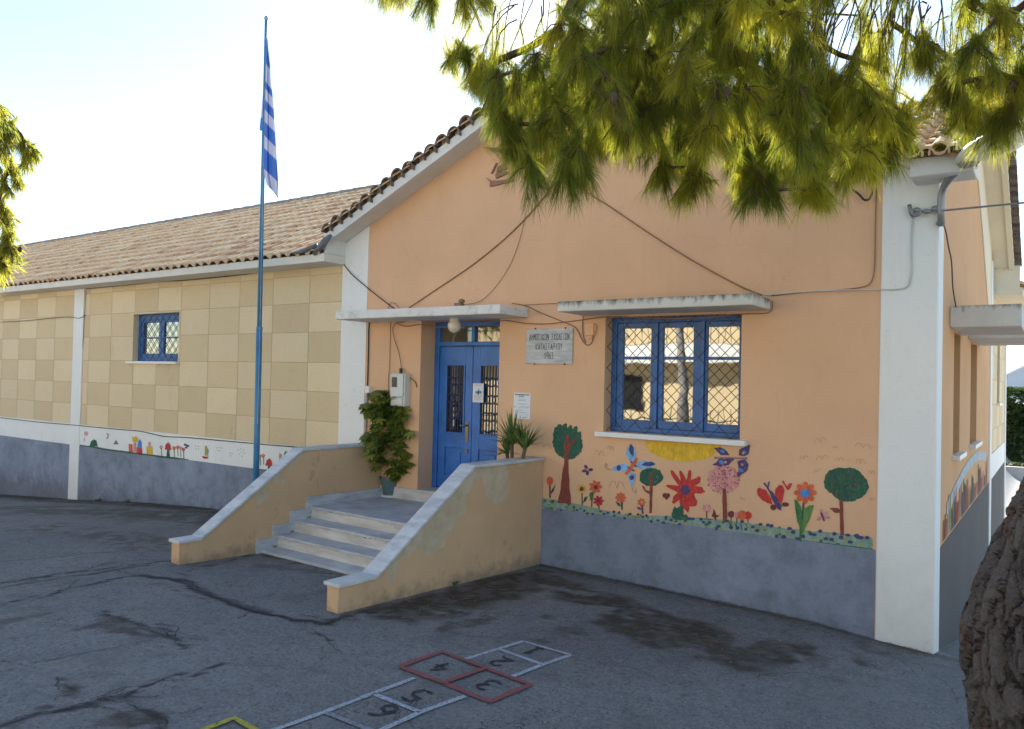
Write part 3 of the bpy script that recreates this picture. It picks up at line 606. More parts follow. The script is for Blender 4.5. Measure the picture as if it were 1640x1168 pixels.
# ---- small window of the left wing
x0, x1, z0, z1 = LW; YW2 = .10
q = MB(); q.box(x0, x0+.07, YW2, YW2+.08, z0, z1); q.box(x1-.05, x1, YW2, YW2+.08, z0, z1); q.box(x0+.07, x1-.05, YW2, YW2+.08, z1-.1, z1); q.box(x0+.07, x1-.05, YW2, YW2+.08, z0, z0+.08)
win2 = q.build('window', M['blue_dk'], SB, bevel=.004); xm = (x0+x1)/2+.01
for a, b in ((x0+.07, xm-.002), (xm+.002, x1-.05)):
    q = MB(); q.box(a, a+.075, YW2+.01, YW2+.06, z0+.08, z1-.1); q.box(b-.075, b, YW2+.01, YW2+.06, z0+.08, z1-.1); q.box(a+.075, b-.075, YW2+.01, YW2+.06, z0+.08, z0+.14); q.box(a+.075, b-.075, YW2+.01, YW2+.06, z1-.15, z1-.1); q.box(a+.075, b-.075, YW2+.015, YW2+.055, (z0+z1)/2-.012, (z0+z1)/2+.012)
    q.build('sash', M['blue_dk'], win2, bevel=.003)
    q = MB(); q.box(a+.075, b-.075, YW2+.034, YW2+.04, z0+.14, z1-.15); q.build('pane', M['glass'], win2)
lattice(x0+.08, x1-.004, z0+.01, z1-.01, .06, .19, .005, f3).build('window_grille', M['iron'], win2)
q = MB(); q.box(x0-.12, x1+.02, -.06, YW2, z0-.045, z0-.001); q.build('sill', M['white_pl'], win2, bevel=.004)
# ---- narrow side windows
for h in (SW1, SW2):
    q = MB(); a, b, c, d = h
    q.box(WS-.25, WS-.17, a, a+.06, c, d); q.box(WS-.25, WS-.17, b-.06, b, c, d); q.box(WS-.25, WS-.17, a+.06, b-.06, c, c+.07); q.box(WS-.25, WS-.17, a+.06, b-.06, d-.07, d); q.box(WS-.25, WS-.17, (a+b)/2-.03, (a+b)/2+.03, c+.07, d-.07)
    w = q.build('window', M['blue_dk'], SB, bevel=.004)
    q = MB(); q.box(WS-.22, WS-.21, a+.06, b-.06, c+.07, d-.07); q.build('pane', M['glass'], w)
    q = MB(); q.box(WS-.17, WS+.07, a-.06, b+.06, c-.05, c-.001); q.build('sill', M['white_pl'], w, bevel=.004)
q = MB(); a, b, c, d = RW; q.box(WS-.2, WS-.15, a, b, c, d); w = q.build('window', M['dark_glass'], SB); q = MB(); q.box(WS-.15, WS+.05, a-.05, b+.05, c-.05, c-.001); q.build('sill', M['white_pl'], w)
# ================================================================== roofs
def tiles(mb, O, A, U, na, nu, pitch, course, h, clip=None, lift=.03, thick=.012, dark=0.):
    O, A, U = (np.array(q, float) for q in (O, A, U)); A /= np.linalg.norm(A); U /= np.linalg.norm(U); N = np.cross(A, U)
    if N[2] < 0: N = -N
    K = 8; ts = np.linspace(0, 1, K+1)
    prof = np.where(ts < .6, h*np.sqrt(np.clip(1-(ts/.3-1)**2, 0, 1)), -.25*h*np.sin((ts-.6)/.4*math.pi))
    for r in range(nu):
        for j in range(na):
            c = O+A*(j+.5)*pitch+U*(r+.5)*course
            if clip and not clip(c): continue
            rr = random.Random(j*917+r*131); dz = rr.uniform(-.005, .006); ds = rr.uniform(-.012, .012); da = rr.uniform(-.006, .006); tone = min(1, max(0, rr.gauss(.55, .24)-dark))
            lo = [O+A*(j*pitch+t*pitch*1.0+da)+U*(r*course+ds)+N*(p+lift+dz) for t, p in zip(ts, prof)]
            hi = [O+A*(j*pitch+t*pitch*1.0+da)+U*((r+1)*course+.03)+N*(p*.85+dz*.5) for t, p in zip(ts, prof)]
            und = [p-N*(thick+.01) for p in lo]
            n = K+1
            mb.add(lo+hi+und, [(i, i+1, n+i+1, n+i) for i in range(K)]+[(2*n+i, 2*n+i+1, i+1, i) for i in range(K)], 0, tone)
RIDGE_Y = 3.70; EZ, EY = 3.80, -.43; ZRW = 5.93; SLW = math.atan2(ZRW-EZ, RIDGE_Y-EY); Lw = (ZRW-EZ)/math.sin(SLW)
mb = MB(); pitch = .205; nrow = 13; crs = Lw/nrow; X0 = -19.0
def clipw(c): return not (c[0] > .72 and c[1] < .30+(c[0]-.7)*.8)
tiles(mb, (X0, EY, EZ), (1, 0, 0), (0, math.cos(SLW), math.sin(SLW)), int((4.3-X0)/pitch), nrow, pitch, crs, .044, clipw, .022)
mb.build('roof', M['tile'], SB, smooth=False, fix=False)
roofW = SB.children[-1]
q = MB(); n = 60
for i in range(n):
    xa = X0+i*.40; pz = ZRW+.035
    vs = []
    for x, r in ((xa, .105), (xa+.42, .09)):
        for k in range(7): a = math.pi*k/6; vs.append((x, RIDGE_Y-r*math.cos(a), pz-.05+r*math.sin(a)))
    q.add(vs, [(k, k+1, k+8, k+7) for k in range(6)], 0, random.random())
    if xa > 4: break
q.build('ridge_tiles', M['ridge'], roofW, fix=False)
q = MB(); q.poly([(X0, RIDGE_Y, ZRW-.03), (4.4, RIDGE_Y, ZRW-.03), (4.4, 7.8, EZ), (X0, 7.8, EZ)]); q.poly([(X0, EY+.05, EZ-.02), (.70, EY+.05, EZ-.02), (.70, .3, EZ+.31), (4.3, RIDGE_Y, ZRW-.06), (X0, RIDGE_Y, ZRW-.06)]); q.build('roof_back_slope', M['ridge'], roofW, fix=False)
# wing eave: soffit slab, its closed end beside the porch block
q = MB(); q.box(X0, .735, -.40, 0.02, ZE-.02, EZ-.005); q.build('eave', M['soffit'], SB, bevel=.008)
q = MB(); q.prism([(.735, -.36, EZ-.004), (.735, .02, EZ-.004), (.735, .02, rake(.735)-.02), (.735, -.36, rake(.735)-.02)], (-.05, 0, 0)); q.build('eave_end', M['trim'], SB)
# porch block: rakes, soffits
def slab(x0, x1, y0, y1, t0, t1, mat, name):   # sloped slab under the front gable between x0 and x1
    q = MB()
    pts = [(x0, y0, rake(x0)-t1), (x1, y0, rake(x1)-t1), (x1, y0, rake(x1)-t0), (x0, y0, rake(x0)-t0)]
    q.prism(pts, (0, y1-y0, 0)); return q.build(name, mat, SB)
for xa, xb in ((.70, XC), (XC, 7.93)):
    slab(xa, xb, -O_, -O_+.07, 0.0, .125, M['trim'], 'fascia'); slab(xa, xb, -O_+.07, 0, 0.02, .085, M['soffit'], 'soffit')
def slabR(y0, y1, x0, x1, t0, t1, mat, name):
    q = MB(); q.prism([(x0, y0, rakeR(y0)-t1), (x0, y1, rakeR(y1)-t1), (x0, y1, rakeR(y1)-t0), (x0, y0, rakeR(y0)-t0)], (x1-x0, 0, 0)); return q.build(name, mat, SB)
OX = .30
q = MB(); q.box(7.93, WS+OX+.004, -O_-.004, 0.0, ZER-.155, ZER+.005); q.build('cornice', M['trim'], SB, bevel=.012)
q = MB(); q.prism([(WS, y, z) for y, z in ((.34, 4.02), (1.0, 4.172), (3.9, 4.86), (4.15, 4.86), (5.06, 4.275), (6.19, 3.41), (6.82, 3.41), (6.82, rakeR(6.82)-.03), (YC, rakeR(YC)-.03), (.34, rakeR(.34)-.03))], (.016, 0, 0)); q.build('rake_band', M['cream'], SB)
for ya, yb in ((-.35, YC), (YC, YG+.1)):
    slabR(ya, yb, WS+OX-.07, WS+OX, 0.0, .125, M['cream'], 'fascia'); slabR(ya, yb, WS, WS+OX-.07, .02, .085, M['cream'], 'soffit')
th = math.atan(RKS)
mb = MB(); cs, sn = math.cos(th), math.sin(th); PL = (XC-.62)/cs; nr = 12; TP = .2
zl = rake(.66)+.02
tiles(mb, (.66, -O_-.05, zl), (0, 1, 0), (cs, 0, sn), int((YC+.4)/TP), nr, TP, PL/nr, .05, lambda c: c[1] > -O_+.0 and c[1] < YC)
mb.build('roof', M['tile'], SB, fix=False)
mb = MB(); zr = rake(W+.30)+.02
tiles(mb, (W+.30, -O_-.05, zr), (0, 1, 0), (-cs, 0, sn), int((YC+.4)/TP), nr, TP, PL/nr, .05, lambda c: c[1] < YC and (c[0]+c[1] < 8.0))
mb.build('roof', M['tile'], SB, fix=False)
mb = MB(); ze = rakeR(-.45)+.012
tiles(mb, (XC, -.45, ze+.015), (1, 0, 0), (0, cs, sn), int((WS+OX+.08-XC)/TP), nr, TP, PL/nr, .055, lambda c: c[0]+c[1] > 7.45, .035, .015, .05)
mb.build('roof', M['tile'], SB, fix=False)
mb = MB(); tiles(mb, (XC, YG+.45, ze), (1, 0, 0), (0, -cs, sn), int((WS+OX+.05-XC)/TP), nr, TP, PL/nr, .05)
mb.build('roof', M['tile'], SB, fix=False)
# verge tiles laid across the rakes
def verge(name, pts, ax, L, r=.098, mat='dark_tile'):
    q = MB(); ax = np.array(ax, float)
    for p in pts:
        rr = random.uniform(.95, 1.07); tl = random.uniform(-.012, .012); vs = []
        for s, ra in ((0, r*rr), (1, r*rr*.86)):
            for k in range(9):
                a = math.pi*(k/8*1.14-.07); d = np.array([ax[1], -ax[0], 0])
                vs.append(np.array(p)+ax*L*s+d*(-ra*math.cos(a))+np.array([0, 0, tl+ra*math.sin(a)*1.05]))
        n = 9; ins = []
        for i, v in enumerate(vs):
            c = np.array(p)+ax*L*(i//n); ins.append(c+(v-c)*.80)
        q.add(vs+ins, [(k, k+1, n+k+1, n+k) for k in range(n-1)]+[(2*n+k+1, 2*n+k, 3*n+k, 3*n+k+1) for k in range(n-1)]+[(k+1, k, 2*n+k, 2*n+k+1) for k in range(n-1)], 0, random.random())
    return q.build(name, M[mat], SB, fix=False)
sx = .2*cs
verge('verge_tiles', [(x, -O_-.05, rake(x)+.012) for x in np.arange(.76, XC+.05, sx)], (0, 1, 0), .42)
verge('verge_tiles', [(x, -O_-.05, rake(x)+.012) for x in np.arange(XC+.1, 7.9, sx)], (0, 1, 0), .42)
verge('verge_tiles', [(WS+OX+.10, y, rakeR(y)+.012) for y in np.arange(-.1, YG+.2, sx)], (-1, 0, 0), .42)
verge('eave_tiles', [(x, -.475, ZER+.004) for x in np.arange(7.76, WS+OX+.12, .2)], (0, cs, sn), .40, .092, 'tile')
# rear wing along the side
q = MB(); q.box(WS-.02, WS+.42, YG+.06, 11.9, ZE-.02, EZ-.005); q.build('eave', M['cream'], SB)
q = MB(); q.prism([(WS, YG+.06, EZ-.004), (WS+.38, YG+.06, EZ-.004), (WS+.38, YG+.06, rakeR(YG)-.03), (WS, YG+.06, rakeR(YG)-.03)], (0, .05, 0)); q.build('eave_end', M['cream'], SB)
mb = MB(); tiles(mb, (WS+.45, YG+.1, EZ), (0, 1, 0), (-math.cos(SLW), 0, math.sin(SLW)), 23, nrow, .205, crs, .052); mb.build('roof', M['tile'], SB, fix=False)
q = MB(); q.poly([(4.3, YG-1, ZRW-.05), (4.3, 11.9, ZRW-.05), (.2, 11.9, EZ), (.2, YG-1, EZ)]); q.poly([(.2, 11.7, -2), (WS-.1, 11.7, -2), (WS-.1, 11.7, ZE), (4.3, 11.7, ZRW-.1), (.2, 11.7, ZE)]); q.poly([(X0+.3, 0.0, -1.5), (X0+.3, 7.4, -1.5), (X0+.3, 7.4, ZE), (X0+.3, RIDGE_Y, ZRW-.1), (X0+.3, 0, ZE)]); q.poly([(X0+.3, 7.4, -1.5), (.2, 7.4, -1.5), (.2, 7.4, EZ), (X0+.3, 7.4, EZ)])
q.build('rear_wall', M['chk_l'], SB, fix=False)
# crumpled lead flashing at the junction of the wing eave and the porch rake
q = MB()
fl = [(503, 407), (512, 398), (522, 385), (530, 377)]
pts = [at(u, v, 'Y', -.42) for u, v in fl]
q.tube(pts, [.03, .05, .048, .02], 7); q.tube([at(470, 406, 'Y', -.44), at(490, 401, 'Y', -.45), at(508, 393, 'Y', -.44)], [.02, .034, .03], 7)
q.build('flashing', paint('crumpled_lead', (.13, .14, .15), .6, .35, 9, .8, 25), SB, smooth=True)
# ================================================================== entrance staircase
SX, SY, SA = 1.4892, -1.1935, .0451
def st(a, b, z): return (SX+a*math.cos(SA)+b*math.sin(SA), SY-a*math.sin(SA)+b*math.cos(SA), z)
M['grime'] = paint('dark_joint_grime', (.085, .07, .055), .95, .4, 20)
ES = thing('entrance_stairs', 'marble entrance steps between two sloped orange parapets capped with pale marble', 'stairs', (2.6, -1.2, 0))
AI = 2.40
T = [(-.693, .104), (-.481, .244), (-.243, .385), (0.0, .525)]
for i, (b, z) in enumerate(T):
    be = T[i+1][0]+.03 if i < 3 else 1.25
    q = MB(); q.box(.0, AI, b, be, z-.032, z, fn=st)
    o = q.build('tread' if i < 3 else 'landing', M['marble'], ES, bevel=.005)
    zl = T[i-1][1] if i else -.2
    q = MB(); q.box(.004, AI, b+.022, b+.06, zl-.01, z-.0325, fn=st); q.build('riser', M['riser'], ES)
    if i:      # grime caught under the nosing
        q = MB(); a_ = .01
        while a_ < AI-.02:
            e_ = a_+random.uniform(.03, .12); k_ = (.25+.75*(a_/AI)); h0, h1 = [random.uniform(.001, .010)*k_*(3 if random.random() < .12 else 1) for _ in 'ab']
            q.poly([st(a_, b+.0205, z-.0325), st(e_, b+.0205, z-.0325), st(e_, b+.0205, z-.0325-h1), st(a_, b+.0205, z-.0325-h0)]); a_ = e_+random.choice([0, 0, .02, .06])
        tag(q.build('grime', M['grime'], ES, fix=False), kind='stuff')
q = MB()   # stepped marble skirting along the left parapet
for i, (b, z) in enumerate(T):
    b1 = T[i+1][0]-.012 if i < 3 else 1.22
    q.box(-.004, .024, b-.05, b1-.04 if i < 3 else b1, z-.12, z+.115, fn=st)
q.build('skirting', M['marble'], ES)
for a_, b_ in ((1.50, 2.173), (3.431, 3.9)): q = MB(); q.box(a_, b_, -.022, 0, .52, .672); q.build('skirting', M['riser'], ES)
q = MB(); q.poly([st(0, -.02, .524-.035), st(AI, -.02, .524-.035), st(AI, 1.2, .489), st(0, 1.2, .489)])
def parapet(a0, a1, prof, c0, c1, copz):
    q = MB(); pts = [st(a0, b, z-copz) for b, z in prof]+[st(a0, prof[-1][0], -.3), st(a0, prof[0][0], -.3)]
    e = np.array(st(a1, 0, 0))-np.array(st(a0, 0, 0)); q.prism(pts, e); p = q.build('parapet', M['parapet'], ES, bevel=.006)
    for (b, z), (b2, z2) in zip(prof[:-1], prof[1:]):
        q = MB(); o = -.02 if (b, z) == prof[0] else 0
        q.prism([st(c0, b+o, z-copz+.001), st(c0, b2, z2-copz+.001), st(c0, b2, z2), st(c0, b+o, z)], np.array(st(c1, 0, 0))-np.array(st(c0, 0, 0)))
        q.build('coping', M['coping'], p, bevel=.005)
parapet(-.16, -.006, [(-1.675, .352), (-1.433, .352), (-.127, 1.235), (1.22, 1.235)], -.185, .016, .034)
parapet(AI, 2.55, [(-1.70, .352), (-1.28, .352), (.053, 1.235), (1.30, 1.235)], 2.375, 2.578, .034)
# ================================================================== fittings on the front wall
def wp(u, v, y=0.0): return at(u, v, 'Y', y)
L = thing('globe_lamp', 'round opal glass globe lamp under the white canopy over the blue door', 'lamp', wp(728, 507, -.25))
p = wp(728, 509, -.25); top = 2.857
q = MB(); q.lathe([(.045, 0), (.06, .005), (.062, -.04), (.055, -.05)], (p[0], p[1], top-.005), 20); q.build('lamp_base', M['opal'], L)
q = MB(); R_ = .082; zc = top-.045-.05
q.lathe([(R_*math.sin(t), R_*1.05*math.cos(t)) for t in np.linspace(.55, math.pi-.02, 14)], (p[0], p[1], zc), 24); q.build('globe', M['opal'], L, smooth=True)
# electricity meter
e0 = wp(627, 598, -.12); MT = thing('electricity_meter', 'off-white electricity meter box with dark dial window on the orange wall above the potted shrub', 'meter', (1.9, -.06, 1.7))
q = MB(); q.box(1.76, 2.01, -.11, 0, 1.74, 2.17); q.build('box', M['meter'], MT, bevel=.012)
q = MB(); q.box(1.775, 1.995, -.135, -.11, 1.86, 2.16); q.box(1.785, 1.985, -.13, -.11, 1.75, 1.85); q.build('cover', M['meter'], MT, bevel=.01)
q = MB(); q.box(1.805, 1.895, -.14, -.134, 1.99, 2.12); q.build('dial_window', M['dark_glass'], MT)
q = MB(); q.lathe([(.022, 0), (.022, .06), (.018, .07)], (1.885, -.055, 2.17), 12); q.build('cable_gland', M['black_cable'], MT)
# marble name plaque
PL_ = thing('name_plaque', 'grey veined marble plaque engraved with the school name and 1963 on the orange wall', 'plaque', (4.14, -.02, 2.32))
a, b, c, d = wp(844.5, 555), wp(918.3, 555), wp(881, 583.1), wp(881, 526.7)
q = MB(); q.box(a[0], b[0], -.022, 0, c[2], d[2]); q.build('slab', M['plaque'], PL_, bevel=.003)
O_sq = [[(-1, -1), (-1, 1), (1, 1), (1, -1), (-1, -1)]]
GL_ = {'Δ': [[(-1, -1), (0, 1), (1, -1), (-1, -1)]], 'Η': [[(-1, -1), (-1, 1)], [(1, -1), (1, 1)], [(-1, 0), (1, 0)]], 'Μ': [[(-1, -1), (-1, 1), (0, 0), (1, 1), (1, -1)]], 'Ο': O_sq, 'Τ': [[(-1, 1), (1, 1)], [(0, 1), (0, -1)]], 'Ι': [[(0, 1), (0, -1)]], 'Κ': [[(-1, -1), (-1, 1)], [(1, 1), (-1, 0), (1, -1)]], 'Ν': [[(-1, -1), (-1, 1), (1, -1), (1, 1)]],
       'Σ': [[(1, 1), (-1, 1), (.2, 0), (-1, -1), (1, -1)]], 'Χ': [[(-1, 1), (1, -1)], [(-1, -1), (1, 1)]], 'Λ': [[(-1, -1), (0, 1), (1, -1)]], 'Ε': [[(1, 1), (-1, 1), (-1, -1), (1, -1)], [(-1, 0), (.6, 0)]], 'Α': [[(-1, -1), (0, 1), (1, -1)], [(-.5, -.25), (.5, -.25)]], 'Ρ': [[(-1, -1), (-1, 1), (1, 1), (1, 0), (-1, 0)]], 'Υ': [[(-1, 1), (0, 0), (1, 1)], [(0, 0), (0, -1)]],
       '1': [[(-.5, .5), (0, 1), (0, -1)]], '9': [[(1, 0), (-1, 0), (-1, 1), (1, 1), (1, 0), (.4, -1)]], '6': [[(.4, 1), (-1, 0), (-1, -1), (1, -1), (1, 0), (-1, 0)]], '3': [[(-1, 1), (1, 1), (0, .1), (1, -.2), (1, -1), (-1, -1)]]}
for txt, v, s, wd in (('ΔΗΜΟΤΙΚΟΝ ΣΧΟΛΕΙΟΝ', 540, .082, .555), ('ΚΑΤΑΣΤΑΡΙΟΥ', 555.5, .082, .37), ('1963', 570, .085, .13)):
    q = MB(); gw = wd/len(txt); hh = .034; th_ = .0062; zc_ = wp(881, v)[2]; cx0 = (a[0]+b[0])/2-wd/2
    for i_, ch in enumerate(txt):
        for s_ in GL_.get(ch, []):
            for p1, p2 in zip(s_[:-1], s_[1:]):
                A2_ = np.array([cx0+gw*(i_+.5)+p1[0]*gw*.31, zc_+p1[1]*hh]); B2_ = np.array([cx0+gw*(i_+.5)+p2[0]*gw*.31, zc_+p2[1]*hh]); dd_ = B2_-A2_; dd_ /= np.linalg.norm(dd_)+1e-9; nn_ = np.array([-dd_[1], dd_[0]])*th_/2; A2_ -= dd_*th_*.3; B2_ += dd_*th_*.3
                q.poly([(r_[0], -.0226-.0002*(i_ % 3), r_[1]) for r_ in (A2_-nn_, B2_-nn_, B2_+nn_, A2_+nn_)])
    o_ = q.build('lettering', M['ink'], PL_, fix=False); o_['label'] = 'engraved line reading '+txt
for u in (858, 906):
    for z in (c[2], d[2]): q = MB(); q.box(wp(u, 555)[0]-.004, wp(u, 555)[0]+.004, -.025, 0, z-.010, z+.010); q.build('clip', M['iron'], PL_)
# poster and paper notice (print too small to read in the photo: rows of ink)
def sheet(name, label, x0, x1, z0, z1, y, rows, tilt=0):
    t = thing(name, label, 'notice', ((x0+x1)/2, y, z0)); q = MB(); q.box(x0, x1, y-.003, y, z0, z1)
    for (fz, fa, fb, th_, mi) in rows:
        n = max(1, int((fb-fa)*26)); zz = z1-(z1-z0)*fz
        for i in range(n):
            s = x0+(x1-x0)*(fa+(fb-fa)*i/n); e = s+(x1-x0)*(fb-fa)/n*random.uniform(.6, .98); hh = th_*random.uniform(.8, 1.1)
            q.poly([(s, y-.0045, zz), (e, y-.0045, zz), (e, y-.0045, zz-hh), (s, y-.0045, zz-hh)], mi+1)
    q.build('sheet', [M['paper'], M['ink'], M['grey_ink'], M['blue_ink']], t, fix=False); return t
pa, pb = wp(823.5, 628.5), wp(849, 672)
sheet('wall_notice', 'tall white printed notice on the orange wall above the yucca', pa[0], pb[0], pb[2], pa[2]-.003, -.001,
      [(.05, .06, .94, .012, 0), (.11, .3, .62, .012, 0), (.23, .28, .72, .004, 1), (.27, .25, .75, .004, 1), (.30, .3, .7, .004, 1), (.42, .25, .75, .006, 1), (.52, .06, .12, .012, 0), (.52, .35, .65, .004, 1), (.52, .75, .95, .006, 1), (.56, .3, .9, .004, 1), (.62, .3, .6, .004, 1), (.68, .12, .55, .004, 1), (.74, .2, .8, .004, 1), (.82, .75, .92, .005, 1), (.93, .6, .8, .006, 0)])
pa, pb = wp(757, 614, .28), wp(773, 645, .28)
sheet('door_notice', 'small white notice with a blue emblem taped to the blue door', pa[0], pb[0]+.005, pb[2], pa[2], .288,
      [(.05, .1, .9, .004, 1), (.10, .15, .8, .004, 1), (.30, .5, .62, .05, 2), (.40, .25, .85, .035, 2), (.48, .45, .6, .03, 2), (.62, .1, .9, .004, 1), (.67, .1, .85, .004, 1), (.72, .1, .9, .004, 1), (.77, .1, .8, .004, 1), (.82, .15, .9, .004, 1), (.87, .1, .6, .004, 1)])
# small boxes
q = MB(); p = wp(947, 527); q.box(p[0]-.05, p[0]+.055, -.055, 0, p[2]-.075, p[2]+.06); q.box(p[0]+.055, p[0]+.075, -.04, -.01, p[2]-.03, p[2]+.04); q.box(p[0]-.02, p[0]+.03, -.035, -.005, p[2]-.11, p[2]-.075)
tag(q.build('junction_box', M['orange'], bevel=.006), 'small orange painted junction box beside the top left corner of the large window', 'junction box')
q = MB(); p = wp(589.5, 624, -.04); q.box(p[0]-.035, p[0]+.045, -.07, 0, p[2]-.045, p[2]+.045); q.box(p[0]-.012, p[0]+.022, -.05, -.015, p[2]-.10, p[2]-.045, 1)
tag(q.build('switch_box', [M['white_pl'], M['black_cable']], bevel=.006), 'small white plastic box on the conduit at the edge of the white pilaster', 'electrical box')
# sensor lying on the canopy
p = wp(737, 487, -.3); q = MB(); q.box(p[0]-.05, p[0]+.05, -.36, -.27, 2.967, 3.03); q.lathe([(.03, 0), (.045, .03), (.02, .05)], (p[0]+.03, -.31, 3.03), 10)
tag(q.build('canopy_floodlight', M['brown_cable'], bevel=.01), 'small brown floodlight lying on top of the door canopy', 'floodlight')
# sailing boat relief high on the gable
BR = thing('boat_relief', 'small brown sailing boat relief high on the orange gable half behind pine needles', 'wall ornament', wp(805, 297))
def relief(pts, name, d=.03): q = MB(); q.prism([(*wp(u, v)[[0]], 0.0, wp(u, v)[2]) for u, v in pts], (0, -d, 0)); return q.build(name, M['wood_relief'], BR, bevel=.004)
relief([(780, 285), (787, 290), (800, 290), (815, 287.5), (820, 284), (823, 286), (823, 291), (786, 300), (787, 292)], 'hull')
relief([(788, 279), (790, 278), (798, 262), (796, 261)], 'mast')
relief([(797, 277), (811, 275), (817, 277), (796, 287), (795, 282)], 'sail'); relief([(799, 268), (810, 262), (814, 271), (797, 276)], 'sail')
# ---- cables
def cable(label, pts, r=.008, mat='brown_cable', y=-.014, name='wall_cable', cat='cable', sub=4, ys=None):
    P = [wp(u, v, (ys[i] if ys else y)) for i, (u, v) in enumerate(pts)]
    Q = []
    for i in range(len(P)-1):       # Catmull-Rom through the points
        p0, p1, p2, p3 = P[max(i-1, 0)], P[i], P[i+1], P[min(i+2, len(P)-1)]
        for k in range(sub):
            t = k/sub; Q.append(.5*((2*p1)+(p2-p0)*t+(2*p0-5*p1+4*p2-p3)*t*t+(3*p1-p0-3*p2+p3)*t**3))
    Q.append(P[-1]); q = MB(); q.tube(Q, r*.78, 6)
    return tag(q.build(name, M[mat], smooth=True), label, cat, 'cables running over the walls')
cable('dark cable slanting from the wing eave across the white pilaster to the door canopy', [(548, 420), (563, 439), (587, 460), (612, 480), (632, 495)], .009, 'black_cable', -.03)
cable('brown cable slanting up the gable from the door canopy into the pine needles', [(655, 493), (700, 463), (760, 422), (820, 372), (868, 320), (884, 296), (909, 264)], .010)
cable('brown cable slanting down the gable from the pine needles to the window canopy', [(909, 264), (916, 282), (940, 308), (975, 330), (1040, 374), (1110, 418), (1180, 456), (1220, 473)], .010)
cable('thin brown wire curving down the gable behind the door canopy', [(906, 266), (862, 296), (848, 318), (836, 370), (820, 418), (795, 458), (770, 482), (745, 488)], .004)
cable('brown cable running level from the window canopy to the bracket on the corner pilaster', [(1222, 473), (1280, 468), (1345, 465), (1408, 464), (1440, 463.5), (1455, 457), (1460, 435), (1460, 390), (1462, 348)], .009, 'white_cable', -.024)
cable('brown cable rising beside the corner pilaster above the window', [(1236, 474), (1290, 468), (1350, 464), (1385, 459), (1397, 448), (1401, 420), (1402, 360), (1404, 300)], .007)
cable('brown wire between the door canopy and the window canopy', [(836, 489), (862, 487.5), (892, 486)], .005)
cable('brown cable looping from the door canopy over the plaque to the junction box', [(820, 486), (842, 490), (868, 502), (905, 517), (922, 525), (930, 540), (936, 550), (942, 553), (948, 548), (950, 536)], .008)
cable('brown cable hanging from the window canopy into the junction box loop', [(934, 507), (933, 522), (934, 538), (938, 549)], .007)
cable('long brown cable sagging under both canopies over the door and the plaque', [(634, 517), (650, 523), (672, 520), (700, 524), (745, 524), (800, 513.5), (840, 518), (870, 519), (905, 516), (965, 508)], .008, y=-.02)
cable('brown cable sagging across the head of the large window', [(965, 508), (990, 507), (1040, 510), (1100, 510), (1150, 507), (1190, 503), (1225, 502), (1236, 496), (1237, 482)], .007, y=-.02)
cable('black cable rounding the left end of the door canopy beside the pilaster', [(606, 511), (596, 513), (591, 522), (590, 560), (588.5, 618)], .012, 'black_cable', -.016)
cable('grey conduit down the pilaster edge behind the potted shrub', [(588, 634), (586.5, 670), (585, 712)], .018, 'grey_pvc', -.02)
cable('brown cable dropping straight from the door canopy past the meter', [(625.5, 512), (625, 540), (624, 580), (622, 610), (622, 640)], .006)
cable('brown cable curling from the canopy into the top of the meter', [(648, 516), (634, 518), (629, 528), (632, 545), (638, 562), (642, 583), (643, 597)], .007, y=-.03)
cable('brown wire looped over the back of the door canopy', [(622, 495), (624, 487), (629, 485), (635, 488), (640, 495)], .005, y=-.02)
cable('short brown pipe stub curving out beside the meter', [(656, 605), (661, 608), (666, 614), (667, 621)], .010)
cable('dark cable lying along the top of the white beam of the left wing', [(0, 669), (60, 676), (118, 681), (180, 687), (225, 691), (262, 699), (300, 701), (390, 709), (482, 717)], .010, 'black_cable', -.018)
cable('dark cable stapled under the eave of the left wing', [(137, 463), (200, 457), (260, 451), (300, 449), (380, 441), (420, 436), (470, 431), (495, 428), (548, 421)], .009, 'black_cable', -.012)
cable('thin dark wire sagging across the far panels of the left wing', [(0, 516), (40, 514), (80, 510), (112, 508), (126, 510), (137, 505)], .007, 'black_cable', -.028)
cable('dark cable running down the pilaster edge of the left wing', [(138, 466), (135, 510), (130, 600), (128, 680)], .007, 'grey_pvc', -.012)
cable('white painted cable crossing the left pilaster to the door canopy', [(546, 512), (549, 507), (556, 504), (572, 503), (590, 501)], .010, 'white_cable', -.02)
cable('black cable loop hanging from the pine side of the gable', [(1366, 304), (1376, 312), (1384, 320), (1392, 319), (1397, 308), (1397, 300)], .014, 'black_cable', -.05)
cable('thin dark cable down the corner from the street lamp to the side canopy', [(1511, 360), (1515, 372), (1519, 395), (1524, 420), (1526, 460), (1531, 492)], .008, 'black_cable', ys=[-.05, -.03, .1, .25, .4, .55])
q = MB(); p = wp(909, 262); q.lathe([(.02, 0), (.03, .02), (.03, .05), (.015, .08)], (p[0], -.04, p[2]-.05), 10)
tag(q.build('cable_anchor', M['steel']), 'small grey anchor high on the gable where the slanting cables meet', 'cable anchor')
# staples
q = MB()
for u, v in [(609, 447), (612, 571), (632, 578), (650, 581), (607, 570), (576, 480), (1404, 440), (905, 488), (857, 492)]: p = wp(u, v); q.lathe([(.012, 0), (.012, .014)], (p[0], -.014, p[2]), 6)
